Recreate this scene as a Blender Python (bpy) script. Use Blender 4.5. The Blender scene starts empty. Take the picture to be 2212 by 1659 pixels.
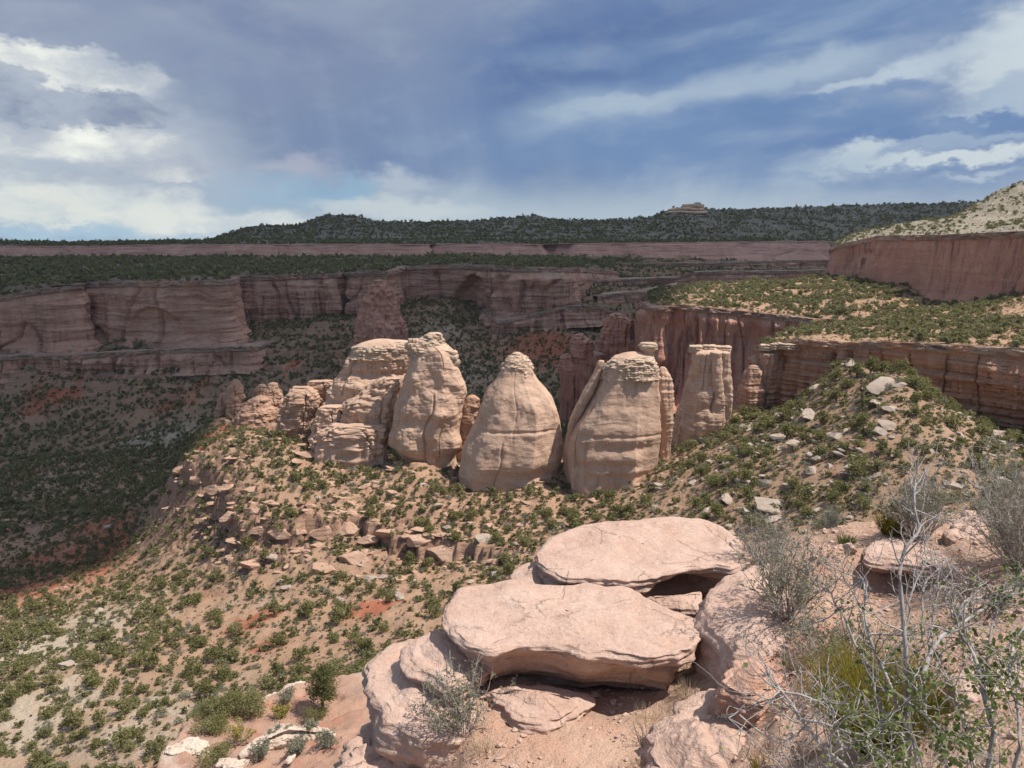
import bpy, bmesh, math, random
import numpy as np
from mathutils import Vector
random.seed(7); RNG = np.random.default_rng(11)
SC = bpy.context.scene
COL = SC.collection

# ------------------------------------------------------------------ camera
FPX, CX, CY = 1639.7, 1106.0, 829.5          # focal length and centre, in units of a 2212 px wide frame
PITCH = math.radians(10.74)
cp_, sp_ = math.cos(PITCH), math.sin(PITCH)
cam_d = bpy.data.cameras.new("Camera"); cam = bpy.data.objects.new("Camera", cam_d); COL.objects.link(cam)
cam_d.sensor_fit = 'HORIZONTAL'; cam_d.angle = 2*math.atan(CX/FPX)
cam_d.clip_start = 0.05; cam_d.clip_end = 20000
cam.location = (0, 0, 0); cam.rotation_euler = (math.pi/2-PITCH, 0, 0)
SC.camera = cam

def rays(px, py):
    px = np.asarray(px, float); py = np.asarray(py, float)
    a = (px-CX)/FPX; b = (CY-py)/FPX
    return np.stack([a, cp_+sp_*b, -sp_+cp_*b], -1)
def W(px, py, d):
    r = rays(px, py); return r*(np.asarray(d, float)/r[..., 1])[..., None]
def WZ(px, py, z):
    r = rays(px, py); return r*(np.asarray(z, float)/r[..., 2])[..., None]
def HP(px, d, z):
    c = d*cp_-z*sp_
    return np.array([(px-CX)/FPX*c, d, z])
def proj(P):
    P = np.asarray(P); c = P[..., 1]*cp_-P[..., 2]*sp_
    return CX+FPX*P[..., 0]/c, CY-FPX*(P[..., 1]*sp_+P[..., 2]*cp_)/c, c

# ------------------------------------------------------------------ light
SUN_EL, SUN_AZ = math.radians(60), math.radians(100)      # azimuth measured from the view direction to the right
SDIR = np.array([math.cos(SUN_EL)*math.sin(SUN_AZ), math.cos(SUN_EL)*math.cos(SUN_AZ), math.sin(SUN_EL)])
sun_d = bpy.data.lights.new("Sun", 'SUN'); sun = bpy.data.objects.new("Sun", sun_d); COL.objects.link(sun)
sun_d.energy = 4.4; sun_d.angle = math.radians(0.53); sun_d.color = (1.0, 0.955, 0.89)
sun.rotation_euler = Vector(-SDIR).to_track_quat('-Z', 'Y').to_euler()
SC.view_settings.view_transform = 'Standard'; SC.view_settings.look = 'None'
SC.view_settings.gamma = 1; SC.view_settings.use_curve_mapping = False
SC.view_settings.exposure = 0.32
SC.cycles.max_bounces = 8; SC.cycles.diffuse_bounces = 3; SC.cycles.transparent_max_bounces = 8
SC.cycles.use_denoising = True

# ------------------------------------------------------------------ node helper
class NT:
    def __init__(s, tree): s.t = tree; s.n = tree.nodes; s.l = tree.links
    def node(s, typ, **kw):
        n = s.n.new(typ)
        for k, v in kw.items(): setattr(n, k, v)
        return n
    def put(s, sock, v):
        if v is None: return
        if isinstance(v, bpy.types.NodeSocket): s.l.new(v, sock)
        elif isinstance(v, (tuple, list)):
            if sock.type == 'RGBA' and len(v) == 3: v = (*v, 1)
            sock.default_value = v
        else:
            sock.default_value = v
    def m(s, op, a, b=None, c=None, clamp=False):
        n = s.node('ShaderNodeMath', operation=op, use_clamp=clamp)
        for i, v in enumerate((a, b, c)):
            if v is not None: s.put(n.inputs[i], v)
        return n.outputs[0]
    def vm(s, op, a, b=None, scale=None):
        n = s.node('ShaderNodeVectorMath', operation=op)
        s.put(n.inputs[0], a)
        if b is not None: s.put(n.inputs[1], b)
        if scale is not None: s.put(n.inputs[3], scale)
        return n.outputs[1] if op in ('DOT_PRODUCT', 'LENGTH') else n.outputs[0]
    def xyz(s, v):
        n = s.node('ShaderNodeSeparateXYZ'); s.put(n.inputs[0], v); return n.outputs
    def comb(s, x, y, z):
        n = s.node('ShaderNodeCombineXYZ')
        for i, v in enumerate((x, y, z)): s.put(n.inputs[i], v)
        return n.outputs[0]
    def noise(s, vec, scale=1, detail=4, rough=.55, dist=0, lac=2):
        n = s.node('ShaderNodeTexNoise'); s.put(n.inputs['Vector'], vec)
        n.inputs['Scale'].default_value = scale; n.inputs['Detail'].default_value = detail
        n.inputs['Roughness'].default_value = rough; n.inputs['Distortion'].default_value = dist; n.inputs['Lacunarity'].default_value = lac
        return n.outputs[0]
    def vor(s, vec, scale=1, feature='F1', out=0, rand=1):
        n = s.node('ShaderNodeTexVoronoi', feature=feature); s.put(n.inputs['Vector'], vec)
        n.inputs['Scale'].default_value = scale; n.inputs['Randomness'].default_value = rand
        return n.outputs[out]
    def ramp(s, f, stops, mode='LINEAR'):
        n = s.node('ShaderNodeValToRGB'); s.put(n.inputs[0], f); cr = n.color_ramp; cr.interpolation = mode
        while len(cr.elements) < len(stops): cr.elements.new(0.5)
        for e, (p, c) in zip(cr.elements, stops):
            e.position = p; e.color = (*c, 1) if isinstance(c, (tuple, list)) else (c, c, c, 1)
        return n.outputs[0]
    def sm(s, f, lo, hi, a=0., b=1.):
        n = s.node('ShaderNodeMapRange', interpolation_type='SMOOTHSTEP'); s.put(n.inputs[0], f)
        for i, v in enumerate((lo, hi, a, b)): s.put(n.inputs[i+1], v)
        return n.outputs[0]
    def mix(s, f, a, b, blend='MIX'):
        n = s.node('ShaderNodeMix', data_type='RGBA', blend_type=blend, clamp_factor=True)
        s.put(n.inputs[0], f); s.put(n.inputs[6], a); s.put(n.inputs[7], b); return n.outputs[2]
    def attr(s, name):
        return s.node('ShaderNodeAttribute', attribute_name=name).outputs['Fac']
    def bump(s, h, strength, dist, prev=None):
        n = s.node('ShaderNodeBump'); s.put(n.inputs['Height'], h); n.inputs['Strength'].default_value = strength
        n.inputs['Distance'].default_value = dist
        if prev is not None: s.put(n.inputs['Normal'], prev)
        return n.outputs[0]

def new_mat(name):
    m = bpy.data.materials.new(name); m.use_nodes = True
    t = NT(m.node_tree); b = m.node_tree.nodes['Principled BSDF']
    b.inputs['Roughness'].default_value = .9; b.inputs['Specular IOR Level'].default_value = .15
    return m, t, b

# ------------------------------------------------------------------ world: Nishita sky behind storm cloud
def build_world():
    w = bpy.data.worlds.new("World"); SC.world = w; w.use_nodes = True
    t = NT(w.node_tree); t.n.clear()
    out = t.node('ShaderNodeOutputWorld')
    sky = t.node('ShaderNodeTexSky', sky_type='NISHITA'); sky.sun_disc = False
    sky.sun_elevation = SUN_EL; sky.sun_rotation = SUN_AZ; sky.air_density = 1.0; sky.dust_density = .6; sky.ozone_density = 2
    bs = t.node('ShaderNodeBackground'); t.put(bs.inputs[0], sky.outputs[0]); bs.inputs[1].default_value = .11
    d = t.node('ShaderNodeTexCoord').outputs['Generated']
    dx, dy, dz = t.xyz(d)
    U0 = t.m('ARCTAN2', dx, dy); V0 = t.m('ARCSINE', dz)          # azimuth, elevation
    def ang(px, py):
        r = rays(px, py); r = r/np.linalg.norm(r); return math.atan2(r[0], r[1]), math.asin(r[2])
    # turbulence of the cloud coordinates
    P = t.comb(U0, t.m('MULTIPLY', V0, 1.9), 0.0)
    n1 = t.noise(P, 3.2, 8, .56); n2 = t.noise(t.vm('ADD', P, (7.3, 2.1, 3.)), 3.2, 8, .56)
    nf = t.noise(t.vm('ADD', P, (1.3, 5.1, 1.)), 11, 9, .6); nf2 = t.noise(t.vm('ADD', P, (4.3, 9.1, 2.)), 11, 9, .6)
    puff = t.vor(t.vm('ADD', P, t.vm('SCALE', t.comb(nf, nf2, 0.0), scale=.09)), 17, 'SMOOTH_F1')
    streak = t.noise(t.comb(t.m('MULTIPLY', U0, 2.2), t.m('ADD', t.m('MULTIPLY', V0, 13.), t.m('MULTIPLY', U0, -2.2)), 2.0), 2.4, 8, .56, .35)
    U = t.m('ADD', U0, t.m('MULTIPLY', t.m('SUBTRACT', n1, .5), .22)); V = t.m('ADD', V0, t.m('MULTIPLY', t.m('SUBTRACT', n2, .5), .13))
    nh = t.noise(t.vm('ADD', P, (2.3, 8.1, 5.)), 30, 6, .6); nh2 = t.noise(t.vm('ADD', P, (9.3, 3.1, 7.)), 30, 6, .6)
    Us = t.m('ADD', U0, t.m('ADD', t.m('MULTIPLY', t.m('SUBTRACT', nf, .5), .10), t.m('MULTIPLY', t.m('SUBTRACT', nh, .5), .035)))
    Vs = t.m('ADD', V0, t.m('ADD', t.m('MULTIPLY', t.m('SUBTRACT', nf2, .5), .055), t.m('MULTIPLY', t.m('SUBTRACT', nh2, .5), .03)))
    def blob(px, py, rx, ry, rot=0, soft=1.0, sharp=False):
        u, v = ang(px, py); rx = rx/FPX; ry = ry/FPX; c, s = math.cos(math.radians(rot)), math.sin(math.radians(rot))
        a = t.m('SUBTRACT', Us if sharp else U, u); b = t.m('SUBTRACT', Vs if sharp else V, v)
        p = t.m('MULTIPLY', t.m('ADD', t.m('MULTIPLY', a, c), t.m('MULTIPLY', b, s)), 1/rx)
        q = t.m('MULTIPLY', t.m('SUBTRACT', t.m('MULTIPLY', b, c), t.m('MULTIPLY', a, s)), 1/ry)
        r = t.m('SQRT', t.m('ADD', t.m('MULTIPLY', p, p), t.m('MULTIPLY', q, q)))
        return t.sm(r, 1.0+soft*.6, 1.0-soft*.6)
    def over(col, f, c, k=1.0):
        return t.mix(t.m('MULTIPLY', f, k), col, c)
    def lin(r, g, b):
        return tuple(((x/255+.055)/1.055)**2.4 for x in (r, g, b))
    # base storm deck: slate blue, violet-grey to the left, bluer to the right
    nb = t.noise(t.comb(t.m('MULTIPLY', U0, .55), t.m('ADD', t.m('MULTIPLY', V0, 1.5), t.m('MULTIPLY', U0, -.25)), 4.0), 4.2, 7, .58, .5)
    hb = t.sm(V0, .0, .2)
    col = t.mix(hb, lin(150, 168, 200), lin(140, 151, 182))
    col = t.mix(t.sm(U0, -.22, .3), col, lin(116, 139, 185))
    col = over(col, t.sm(nb, .40, .66), lin(158, 168, 196), .55)
    col = over(col, t.sm(nb, .52, .30), lin(122, 137, 178), .4)
    # darker bellies and the broad rain shaft
    col = over(col, blob(640, 300, 300, 190, 0, 1.4), lin(120, 135, 173), .75)
    col = over(col, blob(560, 75, 200, 34, -14, 1.2), lin(116, 129, 172), .7)
    col = over(col, blob(470, 160, 120, 24, -10, 1.3), lin(126, 139, 178), .6)
    col = over(col, blob(1060, 330, 300, 150, 8, 1.5), lin(108, 132, 180), .85)
    rain = t.noise(t.comb(t.m('ADD', t.m('MULTIPLY', U0, 9.), t.m('MULTIPLY', V0, 1.6)), t.m('MULTIPLY', V0, 1.0), 8.0), 1.0, 5, .55)
    col = over(col, t.m('MULTIPLY', t.sm(rain, .42, .68), t.m('MULTIPLY', t.sm(V0, .26, .1), t.sm(U0, -.42, -.28))), lin(146, 162, 196), .7)
    col = over(col, blob(1290, 130, 270, 100, 6, .8), lin(92, 117, 168), .95)
    col = over(col, blob(1400, 205, 90, 24, 2, .8, True), lin(90, 115, 167), .85)
    col = over(col, blob(1700, 105, 420, 62, 12, 1.0), lin(104, 131, 180), .85)
    col = over(col, blob(1300, 100, 200, 22, 4, 1.3), lin(118, 142, 186), .6)
    col = over(col, blob(1430, 340, 330, 100, 0, 1.4), lin(112, 140, 188), .85)
    for px_, w_ in ((520, 70), (1230, 120), (1010, 90)):
        fall = t.m('MULTIPLY', t.sm(t.m('ABSOLUTE', t.m('SUBTRACT', t.m('ADD', U, t.m('MULTIPLY', V0, .25)), ang(px_, 450)[0])), w_/FPX*1.3, 0.), t.sm(V0, .17, .02))
        col = over(col, fall, lin(122, 141, 180), .65)
    # pale streaks of the right half
    right = t.m('MULTIPLY', t.sm(U0, .02, .3), t.sm(V0, .02, .06))
    st = t.m('MULTIPLY', t.sm(streak, .48, .75), right)
    col = over(col, st, lin(160, 178, 208), .4)
    col = over(col, t.m('MULTIPLY', t.sm(streak, .48, .3), right), lin(98, 127, 179), .6)
    col = over(col, blob(1560, 205, 300, 24, 10, 1.2), lin(164, 180, 208), .75)
    col = over(col, blob(1290, 240, 150, 44, 2, 1.3), lin(158, 175, 205), .7)
    col = over(col, blob(1760, 250, 260, 32, 0, 1.0), lin(104, 133, 183), .8)
    for b_, c_, k_ in ((blob(1700, 165, 130, 15, 14, 1.2), lin(166, 182, 209), .65), (blob(1330, 228, 150, 18, 4, .9, True), lin(170, 185, 210), .7), (blob(1860, 180, 120, 14, 8, .7, True), lin(178, 192, 215), .75),
                       (blob(2020, 135, 150, 24, 18, 1.3, True), lin(188, 199, 220), .75), (blob(2200, 90, 55, 60, 35, 1.2, True), lin(208, 215, 228), .75), (blob(2130, 160, 60, 26, 30, .8, True), lin(200, 209, 224), .8), (blob(2190, 215, 90, 34, 15, 1.0, True), lin(178, 192, 216), .75),
                       (blob(2060, 300, 240, 16, 4, .8, True), lin(158, 175, 206), .7), (blob(2050, 342, 210, 13, 2, .8, True), lin(212, 219, 230), .85), (blob(1840, 335, 70, 24, 25, .8, True), lin(196, 206, 222), .85), (blob(1800, 375, 120, 30, 10, 1.2), lin(168, 184, 210), .7), (blob(2090, 384, 60, 9, 4, 1.0, True), lin(190, 201, 220), .7)):
        col = over(col, b_, c_, k_)
    col = over(col, blob(2040, 272, 220, 12, 2, .8, True), lin(100, 130, 182), .85)
    col = over(col, blob(1960, 398, 190, 12, -3, .9, True), lin(112, 139, 186), .8)
    col = over(col, blob(1960, 364, 150, 8, -2, .8, True), lin(128, 150, 192), .75)
    col = over(col, blob(1830, 212, 170, 14, 3, .9, True), lin(106, 134, 184), .7)
    # pale band low over the mesas and rain veils
    low = t.sm(t.m('ADD', V0, t.m('MULTIPLY', t.m('SUBTRACT', n1, .5), .06)), .085, .02)
    col = over(col, low, lin(180, 193, 213), .9)
    veil = t.noise(t.comb(t.m('ADD', t.m('MULTIPLY', U0, 10.), t.m('MULTIPLY', V0, -4.)), t.m('MULTIPLY', V0, 5.), 5.0), 1.0, 5, .55)
    vm_ = t.m('MULTIPLY', t.sm(veil, .4, .72), t.m('MULTIPLY', t.sm(V0, .11, .04), t.m('MULTIPLY', t.sm(V0, -.02, .03), t.sm(U0, .45, .3))))
    col = over(col, vm_, lin(182, 195, 216), .75)
    col = over(col, blob(850, 400, 80, 26, 0, 1.2, True), lin(192, 200, 218), .7)
    col = over(col, blob(640, 365, 70, 24, 0, 1.2, True), lin(178, 180, 203), .7)
    # blue gaps
    for a_ in ((430, 400, 110, 34, -4), (640, 425, 120, 28, 0), (290, 388, 60, 16, 0), (730, 410, 60, 30, 4), (60, 500, 300, 24, 0)):
        col = over(col, blob(*a_, 1.0, True), lin(148, 178, 211), .75)
    # sunlit cumulus at the left
    bil = t.noise(t.vm('ADD', P, t.vm('SCALE', t.comb(nf, nf2, 0.0), scale=.07)), 9., 10, .62)
    shade = t.m('ADD', t.m('MULTIPLY', bil, .75), t.m('MULTIPLY', t.m('SUBTRACT', .5, puff), .45))
    cum = t.ramp(shade, [(.26, lin(166, 174, 199)), (.40, lin(190, 195, 212)), (.50, lin(222, 223, 230)), (.62, lin(246, 246, 246))])
    col = over(col, blob(160, 300, 300, 120, -10, .7, True), lin(178, 186, 208), .9)
    for a_ in ((150, 150, 170, 34, -4), (40, 130, 50, 14, -20), (120, 320, 190, 52, 4), (300, 330, 110, 46, 0), (60, 400, 140, 26, 0), (250, 290, 90, 26, 0), (330, 232, 24, 16, 0), (400, 350, 50, 22, -30)):
        col = over(col, blob(*a_, .38, True), cum, .95)
    grey = t.mix(t.sm(bil, .38, .6), lin(134, 145, 175), lin(168, 176, 200))
    col = over(col, blob(150, 228, 165, 32, 0, .32, True), grey, .95)
    col = over(col, blob(20, 165, 70, 22, -20, .5, True), grey, .85)
    col = over(col, blob(60, 372, 110, 22, 8, .7, True), lin(176, 186, 208), .75)
    col = over(col, blob(190, 398, 90, 10, 0, .6, True), lin(178, 185, 206), .8)
    col = over(col, blob(358, 388, 54, 17, -4, .35, True), cum, .95)
    # creamy stratus above the left horizon
    cre = t.mix(t.sm(bil, .38, .58), lin(200, 208, 222), lin(228, 229, 232))
    col = over(col, blob(160, 450, 420, 40, -5, .6, True), cre, .9)
    col = over(col, blob(500, 480, 240, 18, -4, .7, True), cre, .9)
    col = over(col, blob(860, 452, 170, 22, -3, .9, True), lin(202, 209, 222), .85)
    col = over(col, blob(60, 505, 280, 12, 0, 1.0, True), lin(172, 197, 224), .8)
    # finer structure everywhere
    col = t.mix(t.m('MULTIPLY', t.sm(nf, .45, .75), .10), col, (.75, .78, .84))
    bc = t.node('ShaderNodeBackground'); t.put(bc.inputs[0], t.mix(1.0, col, (.97, 1.0, .915), 'MULTIPLY')); bc.inputs[1].default_value = 1.06*2**-SC.view_settings.exposure
    # cover: overcast ahead and low, broken above and behind
    ahead = t.m('MULTIPLY', t.sm(dy, -.15, .3), t.sm(dz, .72, .42))
    broken = t.m('MULTIPLY', t.sm(t.noise(d, 2.6, 8, .6), .5, .62), .75)
    f = t.m('MAXIMUM', ahead, broken)
    mx = t.node('ShaderNodeMixShader'); t.put(mx.inputs[0], f); t.l.new(bs.outputs[0], mx.inputs[1]); t.l.new(bc.outputs[0], mx.inputs[2])
    t.l.new(mx.outputs[0], out.inputs[0])
    w.cycles.sampling_method = 'MANUAL'; w.cycles.sample_map_resolution = 512
build_world()

# ------------------------------------------------------------------ noise and mesh helpers
_p = np.random.default_rng(3).permutation(256).astype(np.int64); PERM = np.concatenate([_p, _p, _p])
_g = np.random.default_rng(4).normal(size=(256, 3)); GRAD = _g/np.linalg.norm(_g, axis=1)[:, None]
def pn(P):
    I = np.floor(P).astype(np.int64); f = P-I; I &= 255; u = f*f*f*(f*(f*6-15)+10); r = 0
    for dx in (0, 1):
        for dy in (0, 1):
            h0 = PERM[PERM[(I[:, 0]+dx) & 255]+((I[:, 1]+dy) & 255)]
            for dz in (0, 1):
                h = PERM[h0+((I[:, 2]+dz) & 255)]; g = GRAD[h & 255]
                w = (u[:, 0] if dx else 1-u[:, 0])*(u[:, 1] if dy else 1-u[:, 1])*(u[:, 2] if dz else 1-u[:, 2])
                r = r+w*(g[:, 0]*(f[:, 0]-dx)+g[:, 1]*(f[:, 1]-dy)+g[:, 2]*(f[:, 2]-dz))
    return r*1.5
def fbm(P, scale, octv=4, gain=.5, seed=0, ridged=False):
    P = np.asarray(P, float)/np.asarray(scale, float)+seed*17.31; a = 1.; r = 0.
    for o in range(octv):
        n = pn(P); r = r+a*((1-2*np.abs(n)) if ridged else n); P = P*2.03+11.7; a *= gain
    return r
def sstep(x, a, b):
    t = np.clip((x-a)/(b-a), 0, 1); return t*t*(3-2*t)

def grid_faces(nr, nc, wrap=False):
    r = np.arange(nr-1)[:, None]; c = np.arange(nc if wrap else nc-1)[None, :]; c1 = (c+1) % nc
    return np.stack([r*nc+c, r*nc+c1, (r+1)*nc+c1, (r+1)*nc+c], -1).reshape(-1, 4)
def mesh_np(name, V, F, mat=None, smooth=True, attrs=None, parent=None, link=True):
    V = np.asarray(V, np.float32); F = np.asarray(F, np.int32); k = F.shape[1]
    me = bpy.data.meshes.new(name); me.vertices.add(len(V)); me.vertices.foreach_set('co', V.ravel())
    me.loops.add(F.size); me.loops.foreach_set('vertex_index', F.ravel())
    me.polygons.add(len(F)); me.polygons.foreach_set('loop_start', np.arange(0, F.size, k, dtype=np.int32))
    me.update(calc_edges=True)
    me.polygons.foreach_set('use_smooth', np.full(len(F), smooth))
    for n_, (dom, arr) in (attrs or {}).items():
        me.attributes.new(n_, 'FLOAT', dom).data.foreach_set('value', np.asarray(arr, np.float32))
    if mat: me.materials.append(mat)
    if not link: return me
    return obj_of(name, me, parent)
def obj_of(name, me, parent=None):
    o = bpy.data.objects.new(name, me); COL.objects.link(o)
    if parent: o.parent = parent
    return o
def tag(o, label=None, cat=None, group=None, kind=None):
    for k, v in (('label', label), ('category', cat), ('group', group), ('kind', kind)):
        if v: o[k] = v
    return o
def empty(name, loc, rz=0.):
    o = bpy.data.objects.new(name, None); COL.objects.link(o); o.location = tuple(map(float, loc)); o.rotation_euler = (0, 0, rz); o.empty_display_size = .2
    return o
def to_local(V, loc): return np.asarray(V)-np.asarray(loc)[None, :]
def copy_tree(o, parent=None):
    c = o.copy(); COL.objects.link(c)
    if parent: c.parent = parent
    for ch in list(o.children): copy_tree(ch, c)
    return c
def resample(P, n, closed=False):
    P = np.asarray(P, float)
    if closed: P = np.vstack([P, P[:1]])
    s = np.concatenate([[0], np.cumsum(np.linalg.norm(np.diff(P[:, :2], axis=0), axis=1)+1e-9)])
    q = np.linspace(0, s[-1], n, endpoint=not closed)
    return np.stack([np.interp(q, s, P[:, i]) for i in range(P.shape[1])], 1)
def smooth_line(P, it=2, closed=False):
    P = P.copy()
    for _ in range(it):
        if closed: P = (np.roll(P, 1, 0)+2*P+np.roll(P, -1, 0))/4
        else: P[1:-1] = (P[:-2]+2*P[1:-1]+P[2:])/4
    return P
def inside_poly(x, y, poly):
    r = np.zeros(x.shape, bool); n = len(poly); j = n-1
    for i in range(n):
        xi, yi = poly[i][:2]; xj, yj = poly[j][:2]
        c = ((yi > y) != (yj > y)) & (x < (xj-xi)*(y-yi)/(yj-yi+1e-12)+xi); r ^= c; j = i
    return r
def dist_poly(x, y, poly, closed=True):
    d = np.full(x.shape, 1e9); n = len(poly)
    for i in range(n if closed else n-1):
        ax, ay = poly[i][:2]; bx, by = poly[(i+1) % n][:2]; ux, uy = bx-ax, by-ay; L = ux*ux+uy*uy+1e-12
        t = np.clip(((x-ax)*ux+(y-ay)*uy)/L, 0, 1); d = np.minimum(d, np.hypot(x-ax-t*ux, y-ay-t*uy))
    return d
class TPS:
    def __init__(s, X, Y, lam=1e-3):
        s.X = np.asarray(X, float); n = len(s.X); D = np.linalg.norm(s.X[:, None]-s.X[None], axis=2)
        A = np.zeros((n+3, n+3)); A[:n, :n] = s.k(D)+lam*np.eye(n); A[:n, n] = 1; A[:n, n+1:] = s.X; A[n:, :n] = A[:n, n:].T
        s.w = np.linalg.solve(A, np.concatenate([np.asarray(Y, float), [0, 0, 0]]))
    def k(s, D): return np.where(D > 0, D*D*np.log(D+1e-12), 0)
    def __call__(s, Q):
        out = np.empty(len(Q)); n = len(s.X)
        for a in range(0, len(Q), 20000):
            q = Q[a:a+20000]; D = np.sqrt(((q[:, None, :]-s.X[None])**2).sum(2))
            out[a:a+20000] = s.k(D)@s.w[:n]+s.w[n]+q@s.w[n+1:]
        return out
# zoom-crop coordinates used while measuring the photograph -> frame units
def _crop(x0, y0, k): return lambda pts: [(x0+k*p[0], y0+k*p[1], *p[2:]) for p in pts]
c2 = _crop(681.5, 389.4, .33452); c3 = _crop(1363.1, 340.8, .3838); c5 = _crop(389.4, 681.5, .33452); c6 = _crop(934.7, 681.5, .33452)
c7 = _crop(681.5, 1071., .44896); c8 = _crop(1460.4, 973.6, .41321); cL = _crop(292.1, 1411.7, .20247)
# ------------------------------------------------------------------ materials
def rock_mat(name, cols, S=1., bands=.5, band_h=2., varnish=.3, varnish_col=(.05, .03, .03), bump=.6, band_col=None, speck=.0, soil=None, streak_w=2.5, soil_lim=(.72, .9), capc=None, worn=0., wamp=4.5):
    """layered sandstone: S = size of the coarse mottling in metres, band_h = thickness of the beds"""
    m, t, b = new_mat(name)
    g = t.node('ShaderNodeNewGeometry'); pos = g.outputs['Position']
    x, y, z = t.xyz(pos)
    big = t.noise(t.vm('SCALE', pos, scale=1/(S*5)), 1, 4, .55)
    mid = t.noise(t.vm('SCALE', pos, scale=1/S), 1, 8, .62)
    warp = t.noise(t.vm('SCALE', pos, scale=1/(band_h*9)), 1, 3, .5)
    bz = t.m('ADD', z, t.m('MULTIPLY', warp, band_h*wamp))
    bed = t.noise(t.comb(t.m('MULTIPLY', x, .045/band_h), t.m('MULTIPLY', y, .045/band_h), t.m('MULTIPLY', bz, 1/band_h)), 1, 6, .62)
    col = t.ramp(mid, [(.25, cols[0]), (.5, cols[1]), (.75, cols[2])])
    col = t.mix(t.m('MULTIPLY', t.sm(big, .4, .65), .45), col, cols[0])
    bc = band_col or tuple(.55*c for c in cols[0])
    col = t.mix(t.m('MULTIPLY', t.sm(bed, .52, .68), bands), col, bc)
    col = t.mix(t.m('MULTIPLY', t.sm(bed, .47, .32), bands*.5), col, cols[2])
    if varnish > 0:
        sv = t.noise(t.comb(t.m('MULTIPLY', x, 1/streak_w), t.m('MULTIPLY', y, 1/streak_w), t.m('MULTIPLY', z, .06/streak_w)), 1, 5, .6)
        rg = t.noise(t.vm('SCALE', pos, scale=1/(S*9)), 1, 3, .5)
        nz = t.xyz(g.outputs['Normal'])[2]
        fv = t.m('MULTIPLY', t.m('MULTIPLY', t.sm(sv, .48, .66), t.sm(rg, .38, .62)), t.m('MULTIPLY', t.sm(nz, .6, .25), varnish))
        col = t.mix(fv, col, varnish_col)
    if soil:
        nz = t.xyz(t.node('ShaderNodeNewGeometry').outputs['Normal'])[2]
        col = t.mix(t.m('MULTIPLY', t.sm(t.m('ADD', nz, t.m('MULTIPLY', t.m('SUBTRACT', mid, .5), .3)), *soil_lim), .85), col, soil)
    if capc: col = t.mix(t.m('MULTIPLY', t.sm(t.m('ADD', t.attr('cap'), t.m('MULTIPLY', t.m('SUBTRACT', mid, .5), .9)), .4, .6), .9), col, t.mix(t.sm(bed, .42, .6), capc, tuple(.5*c for c in capc)))
    fine = t.noise(t.vm('SCALE', pos, scale=9/S), 1, 6, .65)
    col = t.mix(t.m('MULTIPLY', t.sm(fine, .35, .7), .28), col, tuple(1.25*c for c in cols[2]))
    if speck:
        sp = t.noise(t.vm('SCALE', pos, scale=42/S), 1, 3, .6)
        col = t.mix(t.m('MULTIPLY', t.sm(sp, .6, .72), speck), col, (.62, .52, .44)); col = t.mix(t.m('MULTIPLY', t.sm(sp, .38, .28), speck), col, tuple(.6*c for c in cols[0]))
    hx = 0.
    if worn:
        wv = t.vm('ADD', t.vm('SCALE', pos, scale=1.0), t.vm('SCALE', t.comb(big, mid, fine), scale=.25))
        ck = t.m('MULTIPLY', t.sm(t.vor(t.vm('SCALE', wv, scale=1.7), 1, 'DISTANCE_TO_EDGE'), .012, .0), t.sm(t.noise(pos, 2.1, 3, .5), .48, .6))
        pit = t.m('MULTIPLY', t.sm(t.vor(t.vm('SCALE', pos, scale=34.), 1, 'F1'), .22, .08), t.sm(t.noise(pos, 5., 3, .5), .5, .62))
        li = t.m('MULTIPLY', t.sm(t.noise(pos, 7., 7, .72), .6, .7), t.sm(t.noise(pos, 1.3, 3, .5), .47, .6))
        wh = t.m('MULTIPLY', t.sm(t.noise(t.vm('ADD', pos, (5., 3., 1.)), 26., 6, .7), .57, .68), t.sm(t.noise(pos, 1.9, 3, .5), .4, .6))
        col = t.mix(t.m('MULTIPLY', li, .5*worn), col, (.2, .15, .13)); col = t.mix(t.m('MULTIPLY', wh, .5*worn), col, (.68, .58, .5))
        col = t.mix(t.m('MULTIPLY', t.m('MAXIMUM', ck, t.m('MULTIPLY', pit, .6)), 0.32*worn), col, tuple(.5*c for c in cols[0]))
        lay = t.noise(t.comb(t.m('MULTIPLY', x, 2.), t.m('MULTIPLY', y, 2.), t.m('MULTIPLY', z, 26.)), 1, 5, .65)
        hx = t.m('ADD', t.m('MULTIPLY', t.m('MAXIMUM', ck, t.m('MULTIPLY', pit, .5)), -.7*worn), t.m('MULTIPLY', lay, .5))
    t.put(b.inputs['Base Color'], col)
    h = t.m('ADD', hx, t.m('MULTIPLY', bed, 1.0*bands+.2)); h = t.m('ADD', h, t.m('ADD', t.m('MULTIPLY', mid, .7), t.m('MULTIPLY', fine, .25)))
    t.put(b.inputs['Normal'], t.bump(h, bump, S*.35))
    return m

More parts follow.
